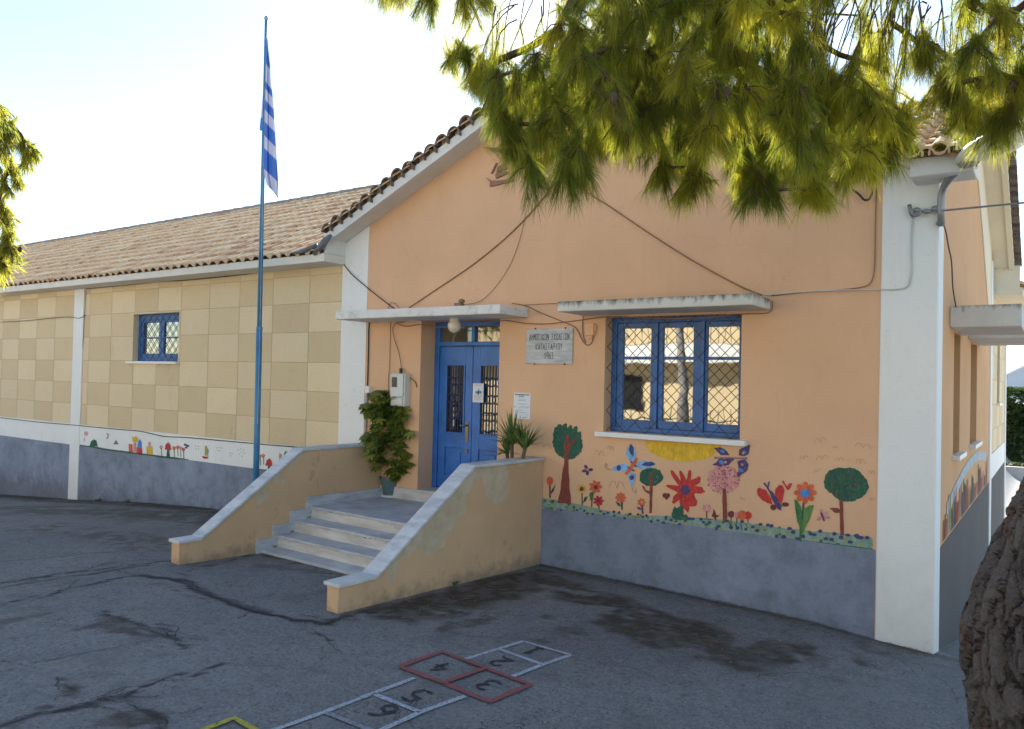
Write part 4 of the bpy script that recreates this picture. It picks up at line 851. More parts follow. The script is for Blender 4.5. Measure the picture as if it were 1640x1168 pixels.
# ---- bracket, overhead line and street lamp at the corner
BK = thing('line_bracket', 'grey iron line bracket with ring insulators on the corner pilaster', 'bracket', wp(1462, 336, -.05))
q = MB(); q.tube([wp(1456, 328, -.06), wp(1459, 340, -.06), wp(1461, 345, -.05), wp(1461, 345, 0)], .018, 8); q.tube([wp(1461, 339, -.06), wp(1510, 337, -.06)], .010, 8); q.build('bar', M['steel'], BK, smooth=True)
q = MB(); c = wp(1468, 340, -.07); q.tube([c+np.array([.035*math.cos(t), 0, .035*math.sin(t)]) for t in np.linspace(0, 2*math.pi, 15)], .009, 6); q.build('ring', M['steel'], BK)
q = MB(); a, b = wp(1478, 339, -.07), wp(1492, 338.5, -.07); q.tube([a, (a+b)/2, b], [.016, .024, .014], 8); a, b = wp(1492, 335, -.06), wp(1508, 334, -.06); q.tube([a, b], .022, 8); q.build('insulator', M['steel'], BK, smooth=True)
a = wp(1505, 338, -.08); far = a+np.array([14, -1.6, .55]); q = MB(); q.tube([a+(far-a)*t+np.array([0, 0, -.25*math.sin(math.pi*t)]) for t in np.linspace(0, 1, 16)], .009, 6)
tag(q.build('overhead_line', M['steel']), 'thin grey overhead line running right from the corner bracket', 'cable')
SL = thing('street_lamp', 'white street lamp on a curved grey arm at the corner under the eave', 'street lamp', wp(1508, 358, -.06))
P = [wp(1508, 362, -.06), wp(1507, 335, -.06), wp(1508, 312, -.07), wp(1512, 299, -.10), wp(1521, 287, -.17), wp(1534, 273, -.26), wp(1547, 259, -.36)]
q = MB(); q.tube(P, [.031]*5+[.033, .036], 12); q.build('arm', M['steel'], SL, smooth=True)
q = MB(); q.box(*sorted((wp(1500, 350, 0)[0], wp(1514, 350, 0)[0])), -.06, 0, wp(1508, 361)[2], wp(1508, 357)[2]); q.build('clamp', M['steel'], SL)
q = MB(); q.box(*sorted((wp(1496, 333, 0)[0], wp(1514, 333, 0)[0])), -.065, 0, wp(1508, 336)[2], wp(1508, 331)[2]); q.build('clamp', M['steel'], SL)
base = np.array(P[-1]); dirv = at(1620, 222, 'Y', -.85)-base; dirv /= np.linalg.norm(dirv); sd = np.cross(dirv, (0, 0, 1.)); sd /= np.linalg.norm(sd); upv = np.cross(sd, dirv)
def lens(name, mat, l0, l1, w, hu, hd, n=12):
    q = MB(); vs = []; k = 14
    for i in range(k):
        t = i/(k-1); ww = w*(.38+.62*math.sin(min(1, t*1.5)*math.pi/2))*math.sqrt(max(.02, 1-max(0, (t-.75)/.27)**2))
        for j in range(n):
            a = 2*math.pi*j/n; hh = hu if math.sin(a) > 0 else hd
            vs.append(base+dirv*(l0+(l1-l0)*t)+sd*ww*math.cos(a)+upv*hh*(.5+.5*math.sin(min(1, t*1.3)*math.pi/2))*math.sin(a))
    q.add(vs, [(i*n+j, i*n+(j+1) % n, (i+1)*n+(j+1) % n, (i+1)*n+j) for i in range(k-1) for j in range(n)]+[tuple(range(n)), tuple(range((k-1)*n, k*n))]); return q.build(name, mat, SL, smooth=True)
lens('lamp_head', M['white_pl'], -.06, .66, .19, .10, .03); lens('lamp_cover', M['white_pl'], .12, .60, .15, .0, .075)
q = MB(); q.tube([base-dirv*.08, base+dirv*.10], [.05, .065], 10); q.build('socket', M['steel'], SL)
# ================================================================== murals (painted on the wall: each figure a part of the school)
def pm(name, col, lo=.56, hi=.70, k=.38, v=.30):
    m = NT(name); n = m.noise(60, 6, .75, (1, 1, .55)); c = m.mix(m.ramp(m.noise(22, 6, .7, (1, 1, .4)), .3, .7), tuple(q*(1-v) for q in col), tuple(min(1, q*(1+v)) for q in col))
    c = m.mix(m.ramp(n, lo, hi, 0, k), c, ORANGE); m.color(c); m.rough(.8); m.bump(m.noise(90, 3), .3, .004); return m.mat
PC = {k: pm('mural_'+k, c) for k, c in dict(dark_green=(.022, .10, .062), green=(.045, .16, .05), leaf=(.11, .24, .06), brown=(.22, .05, .035), red=(.50, .035, .030), orange=(.62, .125, .05), yellow=(.68, .42, .03), sky=(.22, .42, .68), navy=(.045, .06, .17), purple=(.085, .05, .14), pink=(.60, .27, .25), blue=(.07, .24, .58), teal=(.23, .33, .27), maroon=(.16, .03, .035), olive=(.36, .34, .09), bird=(.40, .23, .13), pale=(.40, .45, .47)).items()}
PCK = list(PC); PCM = [PC[k] for k in PCK]
MZ = [0]
class Fig:
    def __init__(self, name, label=None, wall='front'): self.q = MB(); self.name = name; self.label = label; self.k = 0; self.wall = wall; MZ[0] += 1; self.base = .0030+(MZ[0] % 7)*.00035
    def to(self, u, v):
        p = wp(u, v); off = self.base+self.k*.0007
        return (p[0], -off-(.010 if self.wall == 'wing' else 0), p[2])
    def poly(self, pts, col, j=.7, sub=5):
        self.k += 1; P = []
        for a, b in zip(pts, pts[1:]+pts[:1]):
            for s in range(sub): P.append((a[0]+(b[0]-a[0])*s/sub+random.uniform(-j, j)*(s > 0), a[1]+(b[1]-a[1])*s/sub+random.uniform(-j, j)*(s > 0)))
        self.q.poly([self.to(*p) for p in P], PCK.index(col)); return self
    def ell(self, c, rx, ry, col, j=.6, n=22, rot=0):
        cs_, sn_ = math.cos(rot), math.sin(rot)
        return self.poly([(c[0]+rx*math.cos(t)*cs_-ry*math.sin(t)*sn_, c[1]+rx*math.cos(t)*sn_+ry*math.sin(t)*cs_) for t in np.linspace(0, 2*math.pi, n, endpoint=False)], col, j, 1)if j == 0 else self.poly([(c[0]+rx*(1+random.uniform(-.08, .08)*j)*math.cos(t)*cs_-ry*(1+random.uniform(-.08, .08)*j)*math.sin(t)*sn_, c[1]+rx*math.cos(t)*sn_+ry*(1+random.uniform(-.08, .08)*j)*math.sin(t)*cs_) for t in np.linspace(0, 2*math.pi, n, endpoint=False)], col, 0, 1)
    def line(self, pts, w, col):
        self.k += 1
        for a, b in zip(pts[:-1], pts[1:]):
            d = np.array(b, float)-np.array(a, float); d /= np.linalg.norm(d)+1e-9; nn = np.array([-d[1], d[0]])*w/2
            a_, b_ = np.array(a, float)-d*w*.2, np.array(b, float)+d*w*.2
            self.k += .15; self.q.poly([self.to(*(a_-nn)), self.to(*(b_-nn)), self.to(*(b_+nn)), self.to(*(a_+nn))], PCK.index(col))
        return self
    def petals(self, c, r, n, col, ri=.45, ph=0):
        for k in range(n):
            t = ph+2*math.pi*k/n; self.ell((c[0]+r*.62*math.cos(t), c[1]+r*.62*math.sin(t)), r*.42, r*.27, col, .8, 12, t); self.k -= .8
        self.k += 1; return self
    def done(self):
        o = self.q.build(self.name, PCM, SB, fix=False)
        if self.label: o['label'] = self.label
        return o
A_ = lambda X, Y: (860+X/5.839, 660+Y/5.839)
B_ = lambda X, Y: (1120+X/5.467, 680+Y/5.467)
def PA(l): return [A_(*p) for p in l]
def PB(l): return [B_(*p) for p in l]
# strip of meadow with dark dots
fg = Fig('painted_meadow', 'painted pale green meadow strip with dark dots')
top = [(869, 799), (930, 810), (1000, 822), (1060, 828), (1120, 830), (1180, 834), (1240, 842), (1300, 849), (1350, 854), (1398, 862)]
fg.poly([(u, v+random.uniform(-2.5, 2.5)) for u, v in top]+[(1398, 880), (868, 815)], 'teal', .8, 6); fg.line([(868, 814.5), (1133, 847.2), (1398, 879.5)], 1.6, 'dark_green')
for i in range(115):
    t = random.random(); u = 870+525*t; v0 = np.interp(u, [p[0] for p in top], [p[1] for p in top]); vb = 815+(u-868)*.1226
    fg.ell((u, random.uniform(v0, vb-1)), random.uniform(1.5, 4), random.uniform(1.2, 2.6), random.choice(['olive', 'leaf', 'green', 'teal', 'teal', 'olive']), .9, 8); fg.k -= .98
fg.k += 1.2
for i in range(62):
    t = (i+.5)/62; u = 872+522*t; v0 = np.interp(u, [p[0] for p in top], [p[1] for p in top]); vb = 815+(u-868)*.1226
    if u < 900 and random.random() < .5: continue
    fg.ell((u+random.uniform(-3, 3), v0+(vb-v0)*random.choice([.02, .1, .35, .6, .85])), (2.1+2.0*t)*random.uniform(.8, 1.15), (1.9+1.4*t)*random.uniform(.8, 1.1), 'navy', .9, 10); fg.k -= .98
fg.done()
fg = Fig('painted_tree', 'tall painted tree with a ragged dark green crown')
fg.poly(PA([(165, 150), (185, 140), (200, 110), (225, 118), (235, 140), (250, 112), (268, 102), (285, 125), (290, 150), (305, 122), (325, 122), (335, 165), (355, 135), (375, 132), (388, 190), (400, 182), (418, 190), (420, 260), (432, 320), (415, 380), (360, 425), (310, 445), (250, 435), (200, 405), (165, 350), (145, 290), (150, 210)]), 'dark_green', 1.0)
fg.poly(PA([(270, 222), (285, 208), (302, 215), (300, 305), (355, 240), (378, 255), (305, 348), (295, 480), (305, 680), (322, 860), (195, 850), (225, 700), (240, 560), (262, 420), (255, 300)]), 'brown', .5).done()
fg = Fig('painted_flower'); fg.line(PA([(122, 680), (125, 800)]), 2.5, 'maroon').poly(PA([(130, 750), (160, 700), (178, 672), (165, 720), (140, 765)]), 'purple', .3).ell(A_(122, 645), 5.5, 7, 'orange').done()
fg = Fig('painted_butterfly')
for c in ((460, 515), (505, 540), (445, 550), (475, 570)): fg.ell(A_(*c), 4, 2.6, 'purple', .8, 10, math.atan2(c[1]-543, c[0]-478))
fg.done()
fg = Fig('painted_flower'); fg.line(PA([(422, 740), (426, 872)]), 1.8, 'dark_green').poly(PA([(432, 850), (445, 800), (478, 785), (465, 825)]), 'dark_green', .3).petals(A_(421, 718), 7, 9, 'yellow').ell(A_(421, 720), 3.2, 3.8, 'maroon').done()
fg = Fig('painted_flower'); fg.line(PA([(522, 745), (513, 885)]), 2, 'dark_green').poly(PA([(490, 770), (510, 745), (535, 765), (520, 820), (500, 830)]), 'green', .4).petals(A_(550, 700), 10.5, 7, 'orange').ell(A_(552, 702), 3.2, 3.4, 'maroon').done()
fg = Fig('painted_flower'); fg.line(PA([(580, 850), (582, 910)]), 2, 'maroon').petals(A_(577, 830), 8.5, 7, 'red').ell(A_(575, 828), 2.6, 2.6, 'purple').done()
fg = Fig('painted_flower'); fg.line(PA([(795, 840), (797, 910)]), 3, 'dark_green').poly(PA([(735, 840), (770, 850), (792, 880), (760, 880)]), 'dark_green', .3).petals(A_(785, 800), 8.5, 8, 'orange').ell(A_(785, 800), 5, 5, 'orange').done()
fg = Fig('painted_flower'); fg.line(PA([(985, 870), (990, 950)]), 3, 'purple').poly(PA([(930, 885), (965, 890), (985, 915), (950, 912)]), 'purple', .3).petals(A_(980, 845), 7, 7, 'orange').done()
fg = Fig('painted_butterfly', 'large painted light blue butterfly with an orange body')
fg.poly(PA([(905, 485), (860, 450), (832, 400), (845, 340), (875, 300), (905, 320), (930, 380), (925, 450)]), 'sky', .5).poly(PA([(870, 305), (885, 300), (908, 335), (905, 420), (885, 400), (862, 365)]), 'navy', .4)
fg.poly(PA([(920, 505), (945, 470), (1010, 452), (1080, 465), (1118, 490), (1060, 520), (980, 535)]), 'sky', .5).poly(PA([(980, 500), (1010, 470), (1080, 465), (1112, 488), (1060, 508)]), 'navy', .4)
fg.poly(PA([(870, 520), (830, 480), (760, 490), (680, 540), (760, 555), (840, 550)]), 'sky', .5).ell(A_(768, 522), 3.6, 4.4, 'navy').poly(PA([(880, 560), (850, 580), (870, 650), (892, 712), (915, 650), (925, 585)]), 'sky', .5).ell(A_(890, 612), 3.8, 4, 'navy')
fg.line(PA([(690, 540), (655, 530), (637, 505), (645, 480), (662, 490), (655, 510)]), .9, 'bird').line(PA([(892, 708), (905, 745), (925, 752), (938, 735), (925, 725)]), .9, 'bird').poly(PA([(825, 580), (850, 535), (930, 430), (950, 430), (940, 460), (850, 590)]), 'orange', .4)
for c in ((890, 470), (930, 505), (865, 520), (905, 545)): fg.ell(A_(*c), 2.6, 1.3, 'purple', .5, 8, .6)
fg.done()
fg = Fig('painted_tree', 'small painted tree with a round dark green crown and one branch stub')
fg.ell(A_(1068, 605), 19.3, 14.8, 'dark_green', 1, 26).poly(PA([(1058, 560), (1080, 560), (1085, 680), (1075, 945), (1052, 945), (1055, 770), (1010, 740), (985, 700), (990, 685), (1008, 700), (1020, 730), (1055, 740)]), 'brown', .3).done()
fg = Fig('painted_flower', 'largest painted flower with ragged red petals')
fg.poly(PA([(1330, 690), (1300, 650), (1255, 580), (1248, 545), (1275, 548), (1320, 605), (1345, 650), (1335, 590), (1333, 548), (1355, 555), (1385, 610), (1400, 640), (1410, 580), (1425, 540), (1443, 545), (1440, 640), (1470, 625), (1510, 600), (1533, 608), (1525, 660), (1480, 690), (1545, 700), (1575, 745), (1530, 765), (1480, 760), (1470, 775), (1500, 830), (1490, 880), (1450, 885), (1430, 880), (1415, 945), (1395, 920), (1340, 870), (1335, 820), (1285, 860), (1262, 850), (1275, 790), (1320, 755), (1250, 720), (1208, 690), (1225, 680)]), 'red', .8, 2).ell(A_(1388, 722), 12, 12.5, 'red', 1).ell(A_(1390, 728), 7.5, 8, 'purple', 1).done()
fg = Fig('painted_bush'); fg.poly(PA([(1258, 950), (1285, 880), (1310, 900), (1330, 885), (1345, 872), (1370, 880), (1372, 960), (1400, 960), (1420, 985), (1390, 1010), (1280, 1010), (1262, 975)]), 'dark_green', .7).done()
fg = Fig('painted_heart'); fg.ell(A_(1197, 780), 4, 4, 'maroon').ell(A_(1225, 780), 3.6, 3.6, 'maroon').poly(PA([(1180, 785), (1245, 785), (1215, 825)]), 'maroon', .3).done()
fg = Fig('painted_sun', 'broad painted yellow half sun under the window sill'); fg.poly([(1032, 706), (1036, 715), (1043, 724), (1053, 731), (1070, 736), (1090, 739), (1110, 739), (1130, 735), (1144, 728), (1153, 718), (1157, 713)], 'yellow', .8, 4).done()
fg = Fig('painted_butterfly', 'painted purple butterfly beside the end of the window sill')
for pts in ([(130, 205), (185, 198), (230, 222), (268, 268), (190, 270), (150, 228)], [(345, 270), (350, 220), (398, 195), (440, 178), (448, 190), (430, 265), (400, 278)], [(175, 300), (310, 300), (262, 352), (190, 372), (115, 350), (150, 330)], [(335, 320), (400, 303), (432, 350), (420, 405), (345, 458), (328, 465), (345, 400)]): fg.poly(PB(pts), 'purple', .5)
for c, r in (((195, 330), 4.5), ((370, 400), 4.), ((205, 235), 4), ((400, 240), 3)): fg.ell(B_(*c), r, r*.7, 'blue', .8, 10, .6)
for c in ((232, 330), (378, 350), (388, 250)): fg.ell(B_(*c), 2.2, 2.2, 'pink', .8, 8)
fg.line(PB([(140, 290), (420, 295)]), 2.6, 'purple').line(PB([(150, 291), (410, 293)]), 1.0, 'pink').done()
fg = Fig('painted_tree', 'painted pink speckled blossom tree on a brown trunk')
fg.ell(B_(212, 480), 26, 23, 'pink', 1, 30)
for _ in range(150):
    t, r = random.random()*6.28, math.sqrt(random.random()); fg.ell(B_(212+150*r*math.cos(t), 478+130*r*math.sin(t)), 1.2, .9, random.choice(['maroon', 'purple', 'pink', 'red', 'bird']), .5, 6); fg.k -= .985
fg.k += 2; fg.poly(PB([(205, 560), (235, 560), (245, 700), (245, 855), (212, 855), (206, 700)]), 'brown', .4).done()
fg = Fig('painted_butterfly', 'painted red butterfly with a purple body')
fg.poly(PB([(505, 590), (510, 560), (535, 553), (585, 575), (630, 650), (640, 700), (600, 690), (545, 655), (515, 625)]), 'red', .5).poly(PB([(665, 640), (665, 570), (700, 525), (735, 540), (748, 580), (735, 640), (725, 690)]), 'red', .5).ell(B_(650, 725), 5, 4.8, 'maroon').ell(B_(755, 700), 6, 3.4, 'maroon')
fg.poly(PB([(608, 575), (635, 580), (700, 665), (722, 710), (718, 755), (690, 740), (640, 660)]), 'purple', .4).line(PB([(615, 580), (590, 540), (570, 512)]), 2.4, 'purple').line(PB([(600, 560), (615, 500)]), 2.2, 'purple').done()
fg = Fig('painted_heart'); fg.poly(PB([(725, 495), (740, 490), (765, 540), (790, 515), (815, 515), (805, 545), (780, 578), (765, 565)]), 'red', .4).done()
fg = Fig('painted_flower', 'painted orange flower with blue centre and two long green leaves')
fg.line(PB([(915, 675), (890, 1020)]), 3.2, 'dark_green').poly(PB([(833, 650), (860, 670), (890, 715), (900, 800), (905, 900), (890, 920), (860, 850), (845, 760)]), 'green', .4).poly(PB([(1006, 705), (960, 710), (925, 735), (905, 850), (900, 960), (920, 930), (970, 820)]), 'leaf', .4).poly(PB([(870, 800), (905, 900), (900, 1025), (880, 1020), (878, 900)]), 'green', .3)
fg.petals(B_(930, 597), 17.5, 8, 'orange').ell(B_(930, 597), 10, 9.5, 'orange').ell(B_(930, 600), 8, 6.6, 'blue').done()
fg = Fig('painted_butterfly')
for c in ((1070, 765), (1105, 780), (1050, 825), (1120, 812)): fg.ell(B_(*c), 4.6, 2.8, 'pink', .8, 10, math.atan2(c[1]-803, c[0]-1080))
fg.line(PB([(1068, 775), (1095, 842)]), 3, 'purple').done()
fg = Fig('painted_tree', 'painted tree with an oval dark green crown beside the corner pilaster')
fg.poly(PB([(1088, 500), (1105, 440), (1140, 400), (1200, 382), (1310, 378), (1365, 388), (1415, 420), (1465, 480), (1487, 545), (1470, 590), (1430, 635), (1370, 665), (1300, 678), (1220, 662), (1170, 620), (1120, 575), (1095, 540)]), 'dark_green', 1.0)
for _ in range(26): fg.ell(B_(random.uniform(1130, 1440), random.uniform(410, 630)), 1.6, 1.4, 'maroon', .6, 6); fg.k -= .97
fg.k += .8; fg.poly(PB([(1228, 665), (1258, 665), (1262, 800), (1268, 970), (1236, 970), (1230, 775), (1180, 772), (1165, 748), (1143, 742), (1150, 730), (1205, 730), (1230, 742)]), 'brown', .4).done()
fg = Fig('painted_tree', 'tiny painted pink tree'); fg.petals(B_(66, 735), 7.5, 8, 'pink').line(PB([(66, 760), (66, 822)]), 2, 'brown').line(PB([(15, 825), (115, 832)]), 1.2, 'dark_green').done()
fg = Fig('painted_butterfly'); fg.poly(PB([(125, 735), (140, 760), (150, 790), (182, 800), (150, 815), (145, 850), (128, 815), (108, 800), (120, 775)]), 'maroon', .3).done()
for (X, Y, r, c) in ((280, 785, 5.2, 'maroon'), (330, 790, 4.6, 'pink'), (375, 795, 7, 'orange'), (428, 796, 5.8, 'red')):
    fg = Fig('painted_flower'); fg.line(PB([(X, Y+20), (X-2, Y+130)]), 1.6, 'dark_green').line(PB([(X-20, Y+70), (X-4, Y+110)]), 1.4, 'dark_green').ell(B_(X, Y), r, r*1.1, c, 1, 14).done()
fg = Fig('painted_birds', 'thin painted bird strokes scattered over the wall')
def bird(f, a, b, h):
    m = ((a[0]+b[0])/2, (a[1]+b[1])/2)
    f.line([a, (a[0]+(m[0]-a[0])*.35, a[1]-h), (a[0]+(m[0]-a[0])*.75, a[1]-h*.9), m, (m[0]+(b[0]-m[0])*.3, m[1]-h), (m[0]+(b[0]-m[0])*.7, m[1]-h*.85), b], .55, 'bird')
for a, b, h in ((A_(540, 400), A_(630, 410), 7), (A_(660, 345), A_(720, 358), 5), (A_(678, 705), A_(822, 715), 10), (A_(0, 320), A_(135, 345), 6)): bird(fg, a, b, h)
for a, b, h in (((1010, 165), (1115, 145), 8), ((1175, 208), (1215, 208), 3), ((1360, 195), (1510, 215), 6), ((880, 315), (955, 290), 6), ((1025, 312), (1135, 300), 7), ((1190, 318), (1262, 312), 5), ((1375, 345), (1450, 345), 8), ((1005, 428), (1072, 400), 5), ((1480, 430), (1540, 435), 5), ((360, 650), (405, 665), 3), ((1490, 660), (1530, 665), 4)): bird(fg, B_(*a), B_(*b), h)
fg.done()
# wing beam figures
C_ = lambda X, Y: (120+X/4.316, 670+Y/4.316)
fg = Fig('painted_grass', 'painted green grass line along the white beam', 'wing')
fg.poly([C_(40, 183), C_(170, 200), C_(270, 217), C_(360, 228), C_(460, 243), C_(560, 254), C_(700, 270), C_(790, 284), C_(790, 289), C_(640, 276), C_(460, 252), C_(260, 226), C_(40, 192)], 'dark_green', .4); fg.poly([C_(1225, 345), C_(1300, 352), C_(1380, 358), C_(1380, 368), C_(1225, 352)], 'dark_green', .3).done()
def wfig(name, fn, label=None): f = Fig(name, label, 'wing'); fn(f); f.done()
wfig('painted_bush', lambda f: f.poly([C_(105, 190), C_(118, 158), C_(138, 145), C_(155, 155), C_(165, 198)], 'dark_green', .5))
wfig('painted_flower', lambda f: f.petals(C_(82, 105), 3.8, 6, 'pink').line([C_(72, 135), C_(70, 160)], .8, 'pink'))
wfig('painted_moon', lambda f: f.poly([C_(222, 98), C_(240, 110), C_(236, 140), C_(222, 145), C_(230, 120)], 'pink', .2))
wfig('painted_tree', lambda f: f.poly([C_(270, 180), C_(290, 150), C_(308, 180)], 'leaf', .3))
wfig('painted_castle', lambda f: f.poly([C_(375, 178), C_(402, 178), C_(405, 236), C_(378, 234)], 'orange', .3).poly([C_(400, 120), C_(415, 135), C_(425, 118), C_(432, 135), C_(442, 122), C_(440, 165), C_(405, 165)], 'yellow', .3).poly([C_(408, 168), C_(430, 168), C_(432, 240), C_(408, 236)], 'pink', .3), 'painted pink, orange and yellow blocks')
wfig('painted_jar', lambda f: f.poly([C_(500, 195), C_(542, 196), C_(542, 255), C_(502, 254)], 'yellow', .3).poly([C_(512, 165), C_(530, 165), C_(530, 195), C_(512, 195)], 'pink', .3))
wfig('painted_vase', lambda f: f.poly([C_(434, 205), C_(470, 207), C_(470, 248), C_(434, 245)], 'red', .3).poly([C_(436, 205), C_(440, 160), C_(455, 142), C_(466, 165), C_(468, 206)], 'blue', .3))
for (X, Y, s) in ((650, 195, 1.), (1348, 305, 1.05)):
    wfig('painted_mushroom', lambda f: f.poly([C_(X-8, Y+20), C_(X+8, Y+20), C_(X+12, Y+72), C_(X-12, Y+70)], 'dark_green', .3).poly([C_(X-24*s, Y+22), C_(X-18*s, Y-12), C_(X, Y-30), C_(X+16*s, Y-12), C_(X+22*s, Y+26)], 'red', .3), 'painted red toadstool')
for (X, Y, c) in ((602, 200, 'pink'), (690, 205, 'orange'), (715, 200, 'orange'), (735, 205, 'pink'), (755, 215, 'red'), (1285, 262, 'orange'), (1308, 258, 'orange')):
    wfig('painted_flower', lambda f: f.line([C_(X, Y+8), C_(X+3, Y+62)], 1, 'green').petals(C_(X, Y), 3, 6, c))
wfig('painted_butterfly', lambda f: f.ell(C_(768, 183), 2.5, 1.8, 'purple').ell(C_(785, 190), 2.5, 1.8, 'purple').ell(C_(775, 203), 2, 1.5, 'purple'))
wfig('painted_boat', lambda f: f.poly([C_(885, 262), C_(930, 266), C_(920, 280), C_(893, 278)], 'red', .2).poly([C_(903, 258), C_(905, 190), C_(915, 190), C_(930, 225), C_(922, 258)], 'olive', .2))
def dots(f):
    for X, Y in ((840, 192), (858, 195), (842, 212), (860, 214), (988, 205), (1005, 200), (1022, 205), (995, 222), (1012, 225), (1080, 240), (1095, 245), (1085, 260), (1135, 220), (1155, 212), (1175, 218), (1180, 240), (1160, 235), (1145, 250), (1165, 262)): f.ell(C_(X, Y), .9, .8, 'bird', .3, 6)
wfig('painted_birds', dots)
wfig('painted_cactus', lambda f: f.poly([C_(1450, 290), C_(1448, 250), C_(1462, 218), C_(1475, 245), C_(1476, 292)], 'leaf', .3).poly([C_(1410, 300), C_(1442, 300), C_(1440, 330), C_(1412, 325)], 'blue', .2).poly([C_(1414, 298), C_(1418, 240), C_(1436, 250), C_(1438, 298)], 'pink', .2))
# side wall mural
def sp(v_y, z): return (WS+.0045, v_y, z)
q = MB(); ys_ = [.75+.14*i for i in range(42)]
arc = [(1.0+5.3*t, 1.02+.28*math.sin(t*2.6)) for t in np.linspace(0, 1, 14)]
q.poly([sp(y, z) for y, z in arc]+[sp(y, z-.13) for y, z in reversed(arc)], PCK.index('pale'))
for i, y in enumerate(ys_):
    c = ['red', 'green', 'orange', 'pink', 'leaf', 'maroon', 'green', 'navy'][i % 8]; h = random.uniform(.15, .42); w_ = random.uniform(.03, .07)
    q.poly([(WS+.0055+.0002*(i % 5), y-w_, .69), (WS+.0055+.0002*(i % 5), y+w_, .69), (WS+.0055+.0002*(i % 5), y+w_*.6, .69+h), (WS+.0055+.0002*(i % 5), y-w_*.7, .69+h)], PCK.index(c))
q.build('painted_garden', PCM, SB, fix=False)
# ================================================================== flagpole and flag
def polep(u, v): return at(u, v, 'Y', -.6)
b0, t0 = polep(409.5, 790), polep(426.5, 32); gzp = gz(b0[0], -.6); ax_ = (t0-b0)/(t0[2]-b0[2]); b0 = b0+ax_*(gzp-b0[2])
def onp(v):
    lo = b0; t = (polep(418, v)[2]-b0[2]); return b0+ax_*t
FP = thing('flagpole', 'tall slim blue flagpole standing behind the stair parapet', 'flagpole', b0)
zj = polep(415, 525)[2]
q = MB(); q.tube([b0-ax_*.2, b0+ax_*(zj-b0[2])], .043, 14); q.build('lower_pole', M['pole'], FP, smooth=True)
q = MB(); q.tube([b0+ax_*(zj-b0[2]-.02), b0+ax_*(zj-b0[2]+.01)], .046, 14); q.build('collar', M['pole'], FP)
zt = t0[2]; q = MB(); q.tube([b0+ax_*(zj-b0[2]), b0+ax_*(zt-b0[2])], [.034, .022], 12); q.build('upper_pole', M['pole'], FP, smooth=True)
q = MB(); tp = b0+ax_*(zt-b0[2]); q.lathe([(.015, -.02), (.028, 0), (.032, .025), (.02, .05), (.004, .06)], tp, 12); q.build('finial', M['steel'], FP, smooth=True)
q = MB(); q.tube([tp-ax_*.1+np.array([.03, -.02, 0]), b0+ax_*2.8+np.array([.05, -.03, 0]), b0+ax_*1.4+np.array([.045, -.03, 0])], .003, 4); q.build('halyard', M['white_cable'], FP)
def flag_mat(name, col, k=.4):
    m = NT(name); m.color(col); m.rough(.8); tr = m.n('ShaderNodeBsdfTranslucent'); tr.inputs[0].default_value = (*col, 1)
    x = m.n('ShaderNodeMixShader'); x.inputs[0].default_value = k; m.l(m.b.outputs[0], x.inputs[1]); m.l(tr.outputs[0], x.inputs[2]); m.l(x.outputs[0], m.out.inputs[0]); return m.mat
FB, FW = flag_mat('flag_blue', (.03, .095, .34), .2), flag_mat('flag_white', (.34, .36, .49), .16)
q = MB()
# right hand folds: outline (v, right u); three pleats deep; stripes fall slantwise down the hanging cloth
rv = [62, 80, 102, 132, 150, 175, 200, 225, 250, 280, 300, 324]; ru = [428.5, 430, 432.5, 434, 436.5, 438.5, 440, 441.5, 443, 445, 446, 446.5]; lu = [427, 425.5, 425, 424, 423.5, 423, 422.5, 422.5, 422, 423, 428, 441]
def fcol(s):   # stripe lookup along the fallen cloth
    for e, c in ((100, 0), (128, 1), (140, 0), (158, 1), (174, 0), (193, 1), (216, 0), (236, 1), (270, 0), (296, 1), (400, 0)):
        if s < e: return c
NH = 20; rows = sorted(set(list(np.arange(50, 325, 4.0))+[100, 128, 140, 158, 174, 193, 216, 236, 270, 296]))
def flagpt(s, h):
    v = min(s+20*h*np.interp(s, [60, 120, 300], [.2, .8, 1.2]), 296+28*h); v = max(v, 62)
    L_, R2 = np.interp(v, rv, lu), np.interp(v, rv, ru); u = L_+(R2-L_)*h; p = polep(u, v)
    dep = -.003-.010*h+.0065*math.sin(h*9.5+v*.012)*np.interp(v, [62, 120, 324], [.1, .7, 1])
    return tuple(CAM+(p-CAM)*(1+dep))
for sa, sb in zip(rows[:-1], rows[1:]):
    for j in range(NH):
        q.poly([flagpt(sa, j/NH), flagpt(sa, (j+1)/NH), flagpt(sb, (j+1)/NH), flagpt(sb, j/NH)], fcol((sa+sb)/2))
lv = [150, 157, 180, 209]
for i in range(20):
    for j in range(6):
        vs = []
        for di, dj in ((0, 0), (0, 1), (1, 1), (1, 0)):
            v = 128+82*(i+di)/20; h = (j+dj)/6; wl = np.interp(v, [128, 157, 209], [.5, 5.5, 9.5]); p = polep(423.5-(v-128)*.012-wl*h, v-2*h)
            vs.append((p[0], p[1]+.05+.03*math.sin(h*4), p[2]))
        v = 128+82*(i+.5)/20; q.poly(vs, 0 if v < 157 or v > 188 else 1)
fl = q.build('flag', [FB, FW], fix=False, smooth=True); tag(fl, 'limp blue and white striped flag hanging folded against the blue pole', 'flag')
